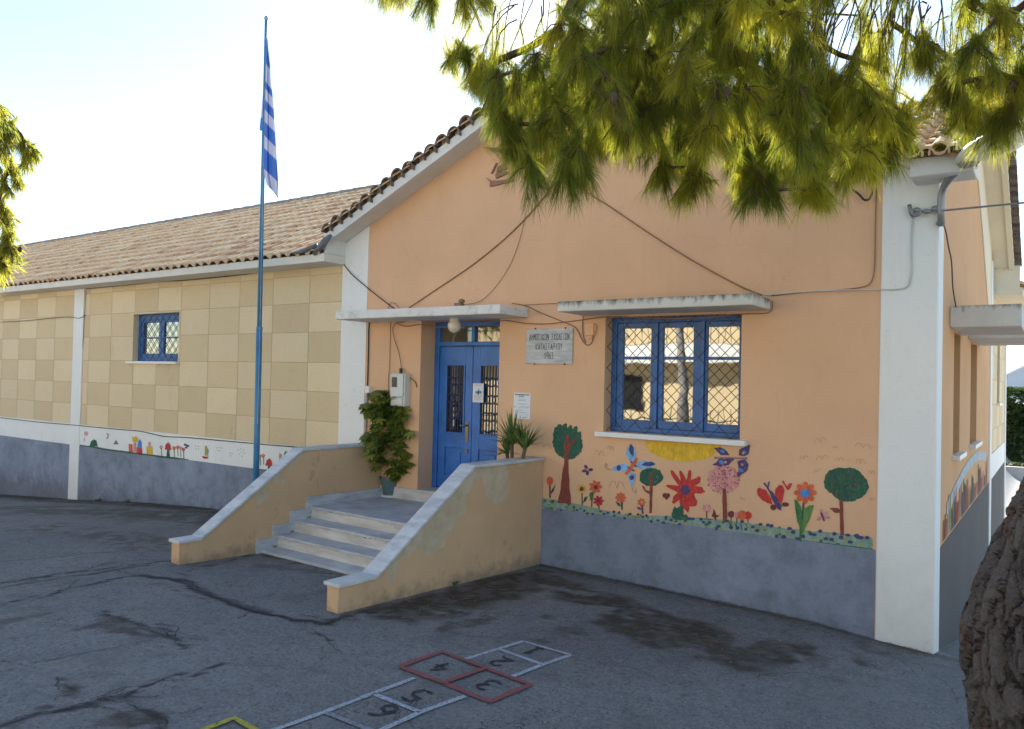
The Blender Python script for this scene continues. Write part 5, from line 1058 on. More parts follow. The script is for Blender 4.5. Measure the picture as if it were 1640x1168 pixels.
# ================================================================== plants in pots
def leaf(mb, base, d, n, L, w, tone, fold=.25, droop=.2):
    d = d/np.linalg.norm(d); s = np.cross(d, n); s /= np.linalg.norm(s)+1e-9; up = np.cross(s, d)
    a = base; m1 = base+d*L*.35-up*0; m2 = base+d*L*.72-np.array([0, 0, droop*L*.4]); tip = base+d*L-np.array([0, 0, droop*L])
    vs = [a, m1+s*w+up*w*fold, m1, m1-s*w+up*w*fold, m2+s*w*.75+up*w*fold, m2, m2-s*w*.75+up*w*fold, tip]
    mb.add(vs, [(0, 2, 1), (0, 3, 2), (1, 2, 5, 4), (2, 3, 6, 5), (4, 5, 7), (5, 6, 7)], 0, tone)
pc = at(627, 795, 'Z', .53); pc = np.array([pc[0], min(pc[1], -.22), .525]); d = ray(626.5, 793); d = d/np.linalg.norm(d[:2])
pc = CAM+ray(626.5, 793)*((.545-CAM[2])/ray(626.5, 793)[2]); pc[2] = .525; print('pot', pc)
S1 = thing('potted_shrub', 'leafy green umbrella shrub in a grey-green pot on the landing left of the blue door', 'potted plant', pc)
q = MB(); q.lathe([(.115, 0), (.135, .005), (.14, .03), (.125, .032), (.12, .012)], pc, 28); q.build('saucer', M['white_pl'], S1, smooth=False)
q = MB(); q.lathe([(.095, .012), (.108, .02), (.142, .215), (.158, .22), (.163, .262), (.150, .264), (.142, .235), (.02, .232)], pc, 32); q.build('pot', M['pot'], S1)
q = MB(); q.lathe([(.01, .236), (.142, .236), (.142, .238), (.01, .25)], pc, 20); q.build('soil', M['soil'], S1)
def wpx(u, v, dy=0.0):     # a point near the pot at the pot's distance
    n = pc[1]+dy-.016*max(0, 616-u); return at(u, v, 'Y', n)
sm = MB(); lf = MB()
whor = []
for k, path in enumerate([[(625, 768), (622, 735), (624, 705), (621, 680), (616, 655), (612, 640)], [(631, 768), (632, 735), (629, 708), (633, 690), (640, 670)], [(634, 768), (637, 740), (645, 715), (649, 695), (648, 680)], [(622, 768), (619, 745), (610, 730), (598, 718), (590, 705)]]):
    P = [wpx(u, v, random.uniform(-.05, .05)) for u, v in path]; sm.tube(P, [.014-.0016*i for i in range(len(P))], 6)
BL = [(612, 645, 17), (601, 652, 13), (590, 655, 9), (625, 640, 12), (635, 648, 13), (643, 660, 12), (622, 660, 14), (608, 668, 12), (632, 672, 12), (648, 668, 7), (615, 680, 10), (600, 640, 8), (640, 682, 9), (592, 662, 7), (583, 652, 5), (588, 698, 9), (596, 706, 8), (585, 705, 6), (595, 718, 8), (600, 738, 5), (604, 750, 4), (593, 728, 3), (650, 690, 8), (648, 700, 8), (655, 697, 5), (651, 715, 6), (650, 740, 8), (643, 750, 8), (637, 758, 7), (650, 755, 6), (655, 730, 5), (628, 655, 12), (618, 632, 8), (637, 765, 6), (658, 745, 4), (604, 690, 9), (612, 655, 10), (638, 660, 10), (622, 698, 7), (611, 706, 7), (633, 712, 6), (640, 702, 7), (608, 722, 6), (617, 738, 4), (646, 725, 5), (631, 742, 4)]
for (u, v, r) in BL:
    for _ in range(max(5, int(r*1.3))):
        c = wpx(u+random.gauss(0, r*.45), v+random.gauss(0, r*.45), random.gauss(-.02, .07)); c[1] = min(c[1], -.05)
        t0_ = random.gauss(.42, .25); ph = random.random()*6; el = random.uniform(-.1, .5)
        axw = np.array([random.gauss(0, .4), random.gauss(-.3, .4), 1.0]); axw /= np.linalg.norm(axw); ex = np.cross(axw, (0, 1, 0)); ex /= np.linalg.norm(ex); ey = np.cross(axw, ex)
        nl = random.randint(6, 8)
        for k in range(nl):
            a = ph+2*math.pi*k/nl; dd = ex*math.cos(a)+ey*math.sin(a)+axw*el*.4
            leaf(lf, c, dd, axw, random.uniform(.06, .11), random.uniform(.015, .025), min(1, max(0, t0_+random.gauss(0, .15))), .2, .2)
sm.build('stem', M['stem'], S1, smooth=True); lf.build('foliage', M['leaf'], S1, fix=False)
def yucca(name, label, u, vb, v_top, yy, heads, pot=True):
    b = at(u, vb, 'Y', yy); b[2] = .525; T_ = thing(name, label, 'potted plant', b)
    if pot:
        q = MB(); q.lathe([(.09, .0), (.12, .22), (.13, .22), (.13, .26), (.115, .26), (.105, .22), (.02, .215)], b, 24); q.build('pot', M['terra'], T_)
    sm = MB(); lf = MB()
    for (hu, hv, n, Lp, spread) in heads:
        c = at(hu, hv, 'Y', yy); sm.tube([np.array([b[0]+random.uniform(-.03, .03), b[1], b[2]+.2]), (b+c)/2+np.array([0, 0, .1]), c], [.026, .022, .02], 8)
        for k in range(n):
            a = random.random()*6.283; el = math.radians(random.uniform(*spread)); dd = np.array([math.cos(a)*math.cos(el), math.sin(a)*math.cos(el), math.sin(el)])
            L_ = Lp*random.uniform(.7, 1.05); w_ = random.uniform(.014, .020); s = np.cross(dd, (0, 0, 1)); s /= np.linalg.norm(s)+1e-9; upn = np.cross(s, dd); vs = []; ns = 6; tn = random.gauss(.45, .25)
            for i in range(ns+1):
                t = i/ns; ww = w_*(1-t**2.2)*(1 if t > .12 else .8)+.0006; p = c+dd*L_*t-np.array([0, 0, 1])*L_*(.30*(1-math.sin(el))*t*t); p[1] = min(p[1], -.012)
                vs += [p+s*ww+upn*ww*.35, p, p-s*ww+upn*ww*.35]
            for i in range(ns):
                o = 3*i; lf.add(vs[o:o+6], [(0, 1, 4, 3), (1, 2, 5, 4)], 0, min(1, max(0, tn+random.uniform(-.1, .1))))
    sm.build('stem', M['stem'], T_, smooth=True); lf.build('foliage', M['yucca'], T_, fix=False); return T_
yucca('yucca', 'spiky potted yucca with one broad and one narrow upright head behind the right parapet', 822, 735, 655, -.33, [(820, 712, 46, .42, (10, 85)), (812, 727, 26, .27, (5, 80)), (840, 722, 34, .40, (38, 86)), (842, 715, 3, .32, (5, 20))])
# small weeds at the foot of walls
def weed(label, p, h, n):
    q = MB(); p = np.array(p, float)
    for k in range(n):
        a = random.random()*6.28; el = random.uniform(.5, 1.4); leaf(q, p+np.array([random.gauss(0, h*.10), random.gauss(0, h*.06), 0]), np.array([math.cos(a)*math.cos(el), math.sin(a)*math.cos(el), math.sin(el)]), np.array([-math.sin(a), math.cos(a), .2]), h*random.uniform(.5, 1.1), h*.09, random.random(), .2, .3)
    tag(q.build('weed', M['weed'], fix=False), label, 'weed', 'weeds at the foot of the walls')
for lab, (u, v), h, n in [('small green weed at the foot of the right parapet', (730, 938), .10, 12), ('tiny weed growing at the bottom edge of the lowest marble step', (412, 884), .07, 10), ('weed at the foot of the grey plinth left of the large patch', (1040, 944), .06, 9), ('weed by the grey plinth under the painted orange flower', (1253, 990), .06, 10), ('low weed beside the white pilaster foot of the left wing', (160, 803), .12, 14), ('low weed below the white beam of the left wing', (205, 806), .10, 12), ('weed at the inner foot of the left parapet', (378, 888), .05, 8)]:
    weed(lab, atg(u, v)+np.array([0, -.02, 0]), h, n)
# ================================================================== pines
def needle_cloud(tips, dirs, per, L, w, rng, spread=.62, droop=.75, seg=.20):
    """needles set along the last stretch of every shoot: arrays of thin triangles"""
    n = len(tips); tips = np.repeat(np.array(tips), per, 0); d = np.repeat(np.array(dirs), per, 0); N = len(tips)
    t = rng.random(N)**.8; base = tips-d*(t*seg)[:, None]
    r = rng.normal(size=(N, 3)); r -= d*np.sum(r*d, 1)[:, None]; r /= np.linalg.norm(r, axis=1)[:, None]
    sp = spread*(.35+.75*rng.random(N)); nd = d*np.cos(sp)[:, None]+r*np.sin(sp)[:, None]; nd[:, 2] -= droop*rng.random(N); nd /= np.linalg.norm(nd, axis=1)[:, None]
    ln = L*(.65+.5*rng.random(N)); s = np.cross(nd, rng.normal(size=(N, 3))); s /= np.linalg.norm(s, axis=1)[:, None]; s *= (w/2)
    mid = base+nd*(ln*.55)[:, None]; tip = base+nd*ln[:, None]; tip[:, 2] -= ln*.10
    v = np.stack([base-s*.7, base+s*.7, mid-s, mid+s, tip], 1).reshape(-1, 3); o = (np.arange(N)*5)[:, None]
    f = np.concatenate([o+np.array([0, 1, 3]), o+np.array([0, 3, 2]), o+np.array([2, 3, 4])], 1).reshape(-1, 3)
    return v, f, np.repeat(np.arange(n), per)
def inpoly(p, poly):
    x, y = p; c = False
    for (x1, y1), (x2, y2) in zip(poly, poly[1:]+poly[:1]):
        if (y1 > y) != (y2 > y) and x < (x2-x1)*(y-y1)/(y2-y1)+x1: c = not c
    return c
def pine(name, label, limbs, clumps, trunk_mb, needle_mat, L, w, nsh, per, rs, loc, seed, radius=.5, tw=.004):
    rng = np.random.default_rng(seed); rnd = random.Random(seed)
    T_ = thing(name, label, 'pine tree', loc); trunk_mb(T_)
    nodes = []; par = []; cnt = []
    for l in limbs:
        prev = -1
        for p in l:
            nodes.append(np.array(p, float)); par.append(prev); cnt.append(6); prev = len(nodes)-1
    nl = len(nodes); cl = sorted(clumps, key=lambda c: min(np.linalg.norm(np.array(c[0])-q) for q in nodes[:nl]))
    tips = []; dirs = []; tones = []; twigs = MB()
    for (c, r, k, tone) in cl:
        c = np.array(c, float); A = np.array(nodes); i = int(np.argmin(np.linalg.norm(A-c, axis=1)+.25*np.maximum(0, c[2]-A[:, 2])))
        a = nodes[i]; L_ = np.linalg.norm(c-a); ns = max(2, int(L_/.22)); prev = i; sag = rnd.uniform(-.05, .14)*L_; off = rng.normal(size=3)*.06*L_
        for s in range(1, ns+1):
            t = s/ns; p = a+(c-a)*t+off*math.sin(math.pi*t)+np.array([0, 0, -sag*math.sin(math.pi*t)*.6]); nodes.append(p); par.append(prev); cnt.append(0); prev = len(nodes)-1
        j = prev
        while j >= 0: cnt[j] += 1; j = par[j]
        od = c-a; od /= np.linalg.norm(od)+1e-9
        for q in range(k):
            g_ = rng.normal(size=3); g_ /= np.linalg.norm(g_); d = g_*.55+od*.35+np.array([0, 0, -.95 if rnd.random() < .85 else .1]); d /= np.linalg.norm(d)
            tip = c+g_*r*rnd.uniform(.35, 1.0)*np.array([.9, .9, .8])+np.array([0, 0, -r*.55]); st0 = c+(tip-c)*.1
            twigs.tube([st0, (st0+tip)/2+np.array([0, 0, .02]), tip], [tw, tw*.8, tw*.6], 4, cap=False)
            tips.append(tip); dirs.append(d*.7+(tip-st0)/(np.linalg.norm(tip-st0)+1e-9)*.5); tones.append(-.5 if rnd.random() < .045 else min(1, max(.07, tone+rnd.gauss(0, .18))))
    dirs = np.array(dirs); dirs /= np.linalg.norm(dirs, axis=1)[:, None]
    v, f, ids = needle_cloud(tips, dirs, per, L, w, rng); tn = np.array(tones)[ids]; tn = np.clip(tn+rng.normal(size=len(tn))*.11, np.where(tn < 0, 0, .06), 1)
    bm_ = MB()
    for i, p in enumerate(nodes):
        if par[i] >= 0:
            r1 = rs*math.sqrt(cnt[i])*.9+.003; r0 = rs*math.sqrt(max(cnt[par[i]], cnt[i]))*.9+.003; r0 = min(r0, r1*1.35)
            bm_.tube([nodes[par[i]], p+(p-nodes[par[i]])*.05], [r0, r1], 6 if r1 < .03 else 10, cap=False)
    if seed == 21:      # long bare drooping twigs with a few needles, in the thin parts of the crown
        tt_, td_ = [], []
        for (ua, ub, va, vb, n_) in ((1285, 1385, -30, 150, 26), (1390, 1480, -40, 170, 30), (1480, 1640, -40, 120, 22), (770, 890, -30, 95, 12), (1060, 1280, -30, 130, 26)):
            for _ in range(n_):
                uu, vv = rnd.uniform(ua, ub), rnd.uniform(va, va+70); d = rnd.uniform(3.9, 4.9); a = P3(uu, vv, d); b = P3(uu-rnd.uniform(-12, 60), min(vb, vv+rnd.uniform(70, 170)), d+rnd.uniform(-.15, .15)); m_ = (a+b)/2+np.array([0, 0, rnd.uniform(.02, .10)])+rng.normal(size=3)*.03
                twigs.tube([a, (a+m_)/2+np.array([0, 0, .015]), m_, (m_+b)/2+np.array([0, 0, .01]), b], [.0048, .0042, .0036, .003, .002], 4, cap=False)
                k_ = 2 if rnd.random() < .6 else 1; tt_ += [b, (m_+b)/2][:k_]; td_ += [(b-m_)/np.linalg.norm(b-m_)]*k_
        v2, f2, i2 = needle_cloud(tt_, td_, 46, L, w, rng, seg=.15); n0 = len(v); v = np.concatenate([v, v2]); f = np.concatenate([f, f2+n0]); tn = np.concatenate([tn, np.clip(rng.normal(size=len(i2))*.15+.5, .07, 1)])
    big_mesh('crown', v, f, needle_mat, T_, np.repeat(tn, 3))
    bm_.build('branch', M['twig'], T_, fix=False, smooth=True); twigs.build('twig', M['twig'], T_, fix=False)
    for i in range(14 if seed == 21 else 4):      # cones
        tip = np.array(tips[rnd.randrange(len(tips))]); q = MB(); q.lathe([(.004, 0), (.014, -.008), (.021, -.022), (.020, -.038), (.013, -.055), (.003, -.068)], tip+np.array([0, 0, .03]), 10); q.build('cone', M['twig'], T_)
    print(name, 'tufts', len(tips), 'needles', len(tn))
    return T_
def P3(u, v, d): return atd(u, v, d)
MAIN = [(790, 95), (880, 60), (930, -60), (1450, -60), (1440, 60), (1430, 215), (1400, 235), (1335, 245), (1300, 275), (1215, 268), (1130, 215), (1105, 262), (1050, 225), (985, 205), (940, 240), (880, 245), (835, 215), (845, 170), (800, 150)]
HOLES = [[(1275, -20), (1385, -30), (1392, 112), (1300, 122)], [(1385, -50), (1475, -50), (1470, 140), (1395, 120)], [(760, -40), (880, -40), (900, 72), (790, 95)], [(1470, -30), (1540, -50), (1530, 30), (1480, 40)], [(920, 40), (960, 20), (975, 50), (940, 70)], [(1080, 20), (1100, 0), (1120, 40), (1095, 70)]]
RIGHT = [(1475, 20), (1560, -60), (1800, -60), (1800, 190), (1640, 165), (1600, 160), (1530, 140), (1490, 95)]
crng = random.Random(5); CL = []
def fillp(poly, n, dmin, dmax, r, k, tries=9000, sep=26):
    us = [p[0] for p in poly]; vs = [p[1] for p in poly]; got = []
    for _ in range(tries):
        u, v = crng.uniform(min(us), max(us)), crng.uniform(min(vs), max(vs))
        if not inpoly((u, v), poly) or any(inpoly((u, v), h) for h in HOLES): continue
        if any(math.hypot(u-a, v-b) < sep for a, b in got): continue
        got.append((u, v)); d = crng.uniform(dmin, dmax); CL.append((P3(u, v, d), r*d/4.3*crng.uniform(.85, 1.15), k, min(1, max(0, crng.gauss(.38, .22)))))
        if len(got) >= n: break
    return got
g1 = fillp(MAIN, 190, 3.7, 5.3, .18, 9, sep=25)
g2 = fillp(RIGHT, 26, 3.6, 4.8, .17, 9, sep=30)
for (u, v, d, r, k) in [(745, 88, 4.6, .10, 7), (722, 96, 4.7, .08, 5), (765, 105, 4.5, .13, 8), (790, 120, 4.4, .14, 8), (760, 130, 4.6, .10, 6), (640, -22, 4.3, .16, 9), (690, -25, 4.2, .18, 11), (740, -15, 4.2, .18, 11), (775, -5, 4.4, .10, 6), (610, -25, 4.4, .10, 6),
                        (850, 265, 4.0, .15, 9), (905, 275, 4.0, .15, 10), (940, 265, 4.1, .12, 8), (1055, 262, 4.4, .16, 9), (1100, 295, 4.4, .13, 9), (1115, 280, 4.3, .12, 8), (1215, 295, 4.1, .13, 9), (1195, 285, 4.2, .10, 7), (1240, 305, 4.1, .08, 6), (1295, 305, 4.0, .12, 9), (1310, 300, 4.0, .10, 7), (1350, 262, 4.2, .14, 9), (1395, 255, 4.2, .13, 9), (1425, 235, 4.3, .13, 9), (1440, 205, 4.3, .12, 8), (1455, 190, 4.4, .09, 6), (805, 185, 4.1, .11, 8), (825, 215, 4.1, .12, 8), (815, 235, 4.1, .09, 6),
                        (1500, 135, 4.1, .13, 9), (1545, 175, 4.1, .13, 9), (1590, 195, 4.0, .13, 9), (1620, 180, 3.9, .13, 9), (1560, 190, 4.2, .10, 7), (1480, 80, 4.3, .12, 8), (1640, 120, 3.8, .15, 9)]:
    CL.append((P3(u, v, d), r, k+2, min(1, max(0, crng.gauss(.42, .2)))))
# the crown goes on above and to the right of the picture
TRK = [P3(1725, 1500, 3.05), P3(1730, 1250, 3.1), P3(1710, 1040, 3.15), P3(1758, 850, 3.2), P3(1850, 600, 3.25), P3(1850, 250, 3.3), P3(1860, -150, 3.4), P3(1800, -600, 3.6), P3(1700, -1000, 3.9)]
for _ in range(120):
    h = crng.uniform(4.3, 8.2); a = crng.uniform(0, 6.28); rr = 3.4*math.sqrt(crng.random())*(1-.28*max(0, h-6))
    c = np.array([9.0+rr*math.cos(a)*1.25, -5.2+rr*math.sin(a), h])
    dd = (c-CAM)@FWD
    if dd > .3:
        u = 820+F_PX*((c-CAM)@RT)/dd; v = 584-F_PX*((c-CAM)@UP)/dd
        if -200 < u < 1900 and v > -140: continue
    CL.append((c, crng.uniform(.22, .36), 9, crng.gauss(.4, .2)))
limbs = [TRK, [TRK[6], P3(1620, -330, 3.7), P3(1450, -260, 4.1), P3(1330, -130, 4.3), P3(1304, -20, 4.35), P3(1312, 70, 4.35), P3(1305, 118, 4.3), P3(1265, 135, 4.3), P3(1225, 160, 4.3)], [P3(1312, 70, 4.35), P3(1345, 88, 4.4), P3(1385, 100, 4.4)], [P3(1450, -260, 4.1), P3(1445, -40, 4.3), P3(1425, 35, 4.35), P3(1398, 88, 4.35)],
         [P3(1450, -260, 4.1), P3(1250, -240, 4.4), P3(1050, -150, 4.6), P3(940, -40, 4.6), P3(890, 50, 4.6), P3(845, 78, 4.6), P3(800, 96, 4.55)], [P3(1050, -150, 4.6), P3(1060, 0, 4.6), P3(1010, 100, 4.5)], [P3(1050, -150, 4.6), P3(850, -160, 4.4), P3(720, -90, 4.3)],
         [TRK[5], P3(1700, -40, 3.7), P3(1630, 15, 3.9), P3(1608, 58, 4.0), P3(1560, 62, 4.05)], [P3(1250, -240, 4.4), P3(1190, -40, 4.6), P3(1150, 80, 4.5)], [TRK[7], np.array([8.5, -6.5, 6.6]), np.array([7.2, -7.5, 6.7])], [TRK[7], np.array([10.5, -4.0, 6.4]), np.array([11.5, -3.2, 6.6])], [TRK[8], np.array([9.0, -5.0, 7.6])]]
limbs = [l if i in (0, 9, 10, 11) else [l[0]]+list(l[1:]) for i, l in enumerate(limbs)]
def trunk_fg(T_):
    # thick furrowed trunk: radius field with deep vertical plates
    n, k = 380, 470; path = TRK; cum = np.concatenate([[0], np.cumsum([np.linalg.norm(b-a) for a, b in zip(path[:-1], path[1:])])]); tt = np.linspace(0, 1, k)**1.25*cum[-1]
    P = np.stack([np.interp(tt, cum, [p[i] for p in path]) for i in range(3)], 1); P[0, 2] = gz(P[0, 0], P[0, 1])-.2
    ker = np.ones(25)/25; Pp = np.concatenate([np.repeat(P[:1], 12, 0), P, np.repeat(P[-1:], 12, 0)]); P = np.stack([np.convolve(Pp[:, i], ker, 'valid') for i in range(3)], 1)
    R0 = np.interp(tt, [0, .5, .95, 1.25, 1.6, 2.2, 4.5, cum[-1]], [.40, .345, .345, .335, .30, .265, .18, .05]); ang = np.linspace(0, 2*math.pi, n, endpoint=False)
    A_, T2 = np.meshgrid(ang, tt); circ = 2*math.pi*.34; U_ = A_/(2*math.pi)*circ
    wu = U_+(vnoise(np.cos(A_)*2+7, np.sin(A_)*2+T2*3, 31, 4, 2.5)-.5)*.15; wt = T2+(vnoise(np.cos(A_)*2+27, np.sin(A_)*2+T2*3, 32, 4, 2.5)-.5)*.16
    ns = 820; su = rng_b.random(ns)*circ; st_ = rng_b.random(ns)*(cum[-1]+.4)-.2; f1 = np.full(U_.shape, 9.); f2 = f1.copy(); pid = np.zeros(U_.shape); rv_ = rng_b.random(ns)
    for q in range(ns):
        du = np.abs(wu-su[q]); du = np.minimum(du, circ-du); d = np.hypot(du*1.0, (wt-st_[q])*.13)
        c1 = d < f1; f2 = np.where(c1, f1, np.minimum(f2, d)); pid = np.where(c1, rv_[q], pid); f1 = np.where(c1, d, f1)
    edge = f2-f1; plate = smooth01((edge+.010*(vnoise(np.cos(A_)*3, np.sin(A_)*3+T2*8, 38, 3, 5)-.5))/.009)
    fine = vnoise(np.cos(A_)*3+5, np.sin(A_)*3+T2*6, 35, 4, 6.0); lay = vnoise(np.cos(A_)*2+3, np.sin(A_)*2+T2*9, 36, 3, 2.6)
    crk = vnoise(np.cos(A_)*2.2+61, np.sin(A_)*2.2+T2*2.2, 41, 4, 4.0); crk = smooth01((1-np.abs(2*crk-1)-.90)/.08); plate = plate*(1-.8*crk)
    disp = .030*(plate-1)+.020*(pid-.5)*plate+.030*plate*np.floor(lay*6)/6+.018*(fine-.5)+.07*(vnoise(np.cos(A_)*.5+50, np.sin(A_)*.5+T2*1.2, 37, 3, 1.6)-.5)
    up = np.gradient(P, axis=0); up /= np.linalg.norm(up, axis=1)[:, None]; s = np.cross(up, (0, 1., 0)); s /= np.linalg.norm(s, axis=1)[:, None]; b = np.cross(up, s)
    V = P[:, None, :]+(s[:, None, :]*np.cos(A_)[..., None]+b[:, None, :]*np.sin(A_)[..., None])*(R0[:, None]+disp)[..., None]
    idx = np.arange(n*k).reshape(k, n); nx = np.roll(idx, -1, 1); f = np.stack([idx[:-1], nx[:-1], nx[1:], idx[1:]], -1).reshape(-1, 4)
    hf = plate[:-1].reshape(-1)
    o = big_mesh('trunk', V.reshape(-1, 3), f, M['bark'], T_, hf); o.data.polygons.foreach_set('use_smooth', [True]*len(o.data.polygons))
    pa = o.data.attributes.new('plate', 'FLOAT', 'FACE'); pa.data.foreach_set('value', pid[:-1].reshape(-1).astype(np.float32))
rng_b = np.random.default_rng(77)
pine('pine_tree', 'large pine with a furrowed grey bark trunk and drooping needles in the foreground', limbs, CL, trunk_fg, M['needle'], .135, .0017, 9, 120, .0040, (TRK[0][0], TRK[0][1], gz(TRK[0][0], TRK[0][1])), 21)
# the second pine, its sunny edge entering at the left
LB = P3(-150, 800, 8.4); LB[2] = gz(LB[0], LB[1])
ltk = [LB, LB+np.array([.05, .1, 1.5]), LB+np.array([.0, .15, 3.0]), LB+np.array([.1, .1, 4.6]), LB+np.array([.1, .1, 5.8])]
CL2 = []
for (u, v, d, r) in [(5, 190, 8.3, .20), (25, 205, 8.3, .18), (8, 225, 8.2, .22), (38, 225, 8.3, .19), (50, 240, 8.3, .13), (45, 255, 8.4, .15), (20, 262, 8.5, .16), (28, 285, 8.5, .13), (5, 290, 8.4, .17), (2, 330, 8.3, .18), (10, 350, 8.3, .18), (12, 375, 8.2, .2), (2, 400, 8.2, .22), (18, 395, 8.2, .15), (5, 420, 8.2, .16), (-5, 170, 8.3, .2)]: CL2.append((P3(u, v, d), r, 13, crng.uniform(.4, .9)))
for _ in range(120):
    u, v = crng.uniform(-480, -5), crng.uniform(120, 440)
    CL2.append((P3(u, v, crng.uniform(7.4, 9.6)), crng.uniform(.22, .34), 9, crng.uniform(.2, .8)))
def trunk_left(T_):
    q = MB(); q.tube([ltk[0]-np.array([0, 0, .2])]+ltk[1:], [.2, .17, .15, .11, .06], 18); q.build('trunk', M['bark'], T_, smooth=True)
pine('pine_tree', 'sunlit yellow-green pine whose needles enter at the left edge above the wing roof', [ltk], CL2, trunk_left, M['needle_far'], .12, .005, 9, 44, .006, LB, 22, tw=.006)
# ================================================================== beyond the corner: low wall, hedge, house
def far(u, v, d): return atd(u, v, d)
hb = far(1690, 640, 36); zg = -1.52
q = MB(); a, b = far(1560, 740, 33), far(1760, 750, 31)
q.prism([(a[0], a[1], zg-.3), (b[0], b[1], zg-.3), (b[0], b[1], zg+.52), (a[0], a[1], zg+.52)], np.array([.2, .3, 0])); tag(q.build('low_wall', conc_p := paint('pale_low_wall', (.42, .40, .37), .85, .1, 2, .3, 20)), 'low pale concrete kerb wall in front of the hedge beyond the corner', 'wall')
q = MB(); n = 5200; hrng = random.Random(3); a, b = far(1575, 690, 37), far(1790, 690, 35)
for _ in range(n):
    t = hrng.random(); s = hrng.random()**.7; base = a+(b-a)*t; z = zg+.35+3.5*s*(1-.10*math.sin(t*19)-.06*math.sin(t*47)); p = np.array([base[0]+hrng.gauss(0, .25), base[1]+hrng.uniform(-.6, .5), min(z, zg+3.7)])
    dd = np.array([hrng.gauss(0, 1), hrng.gauss(-.4, 1), hrng.gauss(.2, .8)]); leaf(q, p, dd, np.array([hrng.gauss(0, 1), hrng.gauss(0, 1), 1.]), .22, .07, hrng.random(), .1, .2)
q.prism([(a[0], a[1]+.2, zg), (b[0], b[1]+.2, zg), (b[0], b[1]+.2, zg+3.1), (a[0], a[1]+.2, zg+3.1)], np.array([0, .5, 0]), 0, .0)
tag(q.build('hedge', M['hedge'], fix=False), 'tall dark green hedge beyond the right corner of the school', 'hedge')
q = MB(); a, b = far(1560, 719, 33.6), far(1760, 722, 32)
for _ in range(1200):
    t = hrng.random(); p = a+(b-a)*t+np.array([hrng.gauss(0, .1), hrng.gauss(.5, .25), 0]); p[2] = zg+.45
    leaf(q, p, np.array([hrng.gauss(0, .5), hrng.gauss(0, .5), 1]), np.array([1., 0, 0]), .22, .04, hrng.uniform(.5, 1), .1, .1)
tag(q.build('grass', M['weed'], fix=False), 'strip of bright grass at the foot of the hedge', 'grass', kind='stuff')
c = far(1660, 600, 58); HS = thing('far_house', 'pale blue-grey house with a balcony rail beyond the hedge', 'house', (c[0], c[1], -1.6))
e = np.array([math.cos(YAW+.25), math.sin(YAW+.25), 0]); nrm = np.array([-e[1], e[0], 0])
def hp(a, b, z): return np.array([c[0], c[1], 0])+e*a+nrm*b+np.array([0, 0, z])
q = MB(); q.prism([hp(-2.6, 0, -2.0), hp(7, 0, -2.0), hp(7, 0, 3.6), hp(1.8, 0, 5.2), hp(-2.6, 0, 3.35)], nrm*8); q.build('wall', paint('pale_house_wall', (.50, .54, .60), .85, .03, .5, .1), HS)
q = MB(); q.prism([hp(-3.1, -.4, 3.25), hp(1.8, -.4, 5.3), hp(1.8, -.4, 5.45), hp(-3.1, -.4, 3.4)], nrm*9); q.prism([hp(1.8, -.4, 5.3), hp(7.4, -.4, 3.4), hp(7.4, -.4, 3.55), hp(1.8, -.4, 5.45)], nrm*9); q.build('roof', M['trim'], HS)
q = MB(); q.prism([hp(-.95, -.05, 1.75), hp(.05, -.05, 1.75), hp(.05, -.05, 2.65), hp(-.95, -.05, 2.65)], nrm*.04); w = q.build('window', paint('far_shutter', (.22, .30, .42), .6), HS)
q = MB(); q.prism([hp(-.65, -.06, 1.78), hp(-.2, -.06, 1.78), hp(-.2, -.06, 2.6), hp(-.65, -.06, 2.6)], nrm*.01); q.build('pane', M['dark_glass'], w)
q = MB()
for k in range(50): q.tube([hp(-2.2+k*.18, -.9, .55), hp(-2.2+k*.18, -.9, 1.55)], .018, 4)
for z in (.55, 1.55): q.tube([hp(-2.2, -.9, z), hp(6.8, -.9, z)], .03, 5)
q.build('railing', M['iron'], HS)
q = MB(); q.prism([hp(-2.4, -1.0, .35), hp(7, -1.0, .35), hp(7, -1.0, .52), hp(-2.4, -1.0, .52)], nrm*1.0); q.build('balcony', M['trim'], HS)
# ================================================================== across the yard, behind the photographer: what the window panes mirror
c = np.array([-3.0, -24, gz(-3, -24)]); HB = thing('cream_house', 'sunlit cream two storey house with a white balcony band facing the school yard', 'house', c)
q = MB(); q.box(-16, 12, -32, -24, -.5, 7.2); q.build('wall', paint('sunlit_cream_wall', (.66, .52, .31), .85, .05, .6, .1), HB)
q = MB(); q.box(-16.2, 12.2, -24, -22.6, 3.0, 3.75); q.build('balcony', M['white'], HB)
q = MB(); q.box(-16.3, 12.3, -32.3, -23.4, 7.2, 7.45); q.build('roof', M['tile'], HB)
for x in (-11.5, -7.2, -1.0, 4.2, 8.4):
    for z in (.3, 4.3): q = MB(); q.box(x, x+1.1, -23.97, -23.9, z+.6, z+2.1); q.build('window', M['dark_glass'], HB)
q = MB()
for k in range(90): q.tube([(-15.9+k*.31, -22.7, 3.75), (-15.9+k*.31, -22.7, 4.7)], .015, 4)
q.tube([(-16, -22.7, 4.7), (12, -22.7, 4.7)], .025, 5); q.build('railing', M['iron'], HB)
YF = thing('yard_railing', 'low iron railing along the far side of the yard', 'railing', (-4, -18, gz(-4, -18)))
q = MB()
for k in range(120): x = -20+k*.25; q.tube([(x, -18, gz(x, -18)), (x, -18, gz(x, -18)+1.15)], .012, 4)
q.tube([(-20, -18, gz(-20, -18)+1.15), (10, -18, gz(10, -18)+1.15)], .022, 5); q.build('bars', M['iron'], YF)
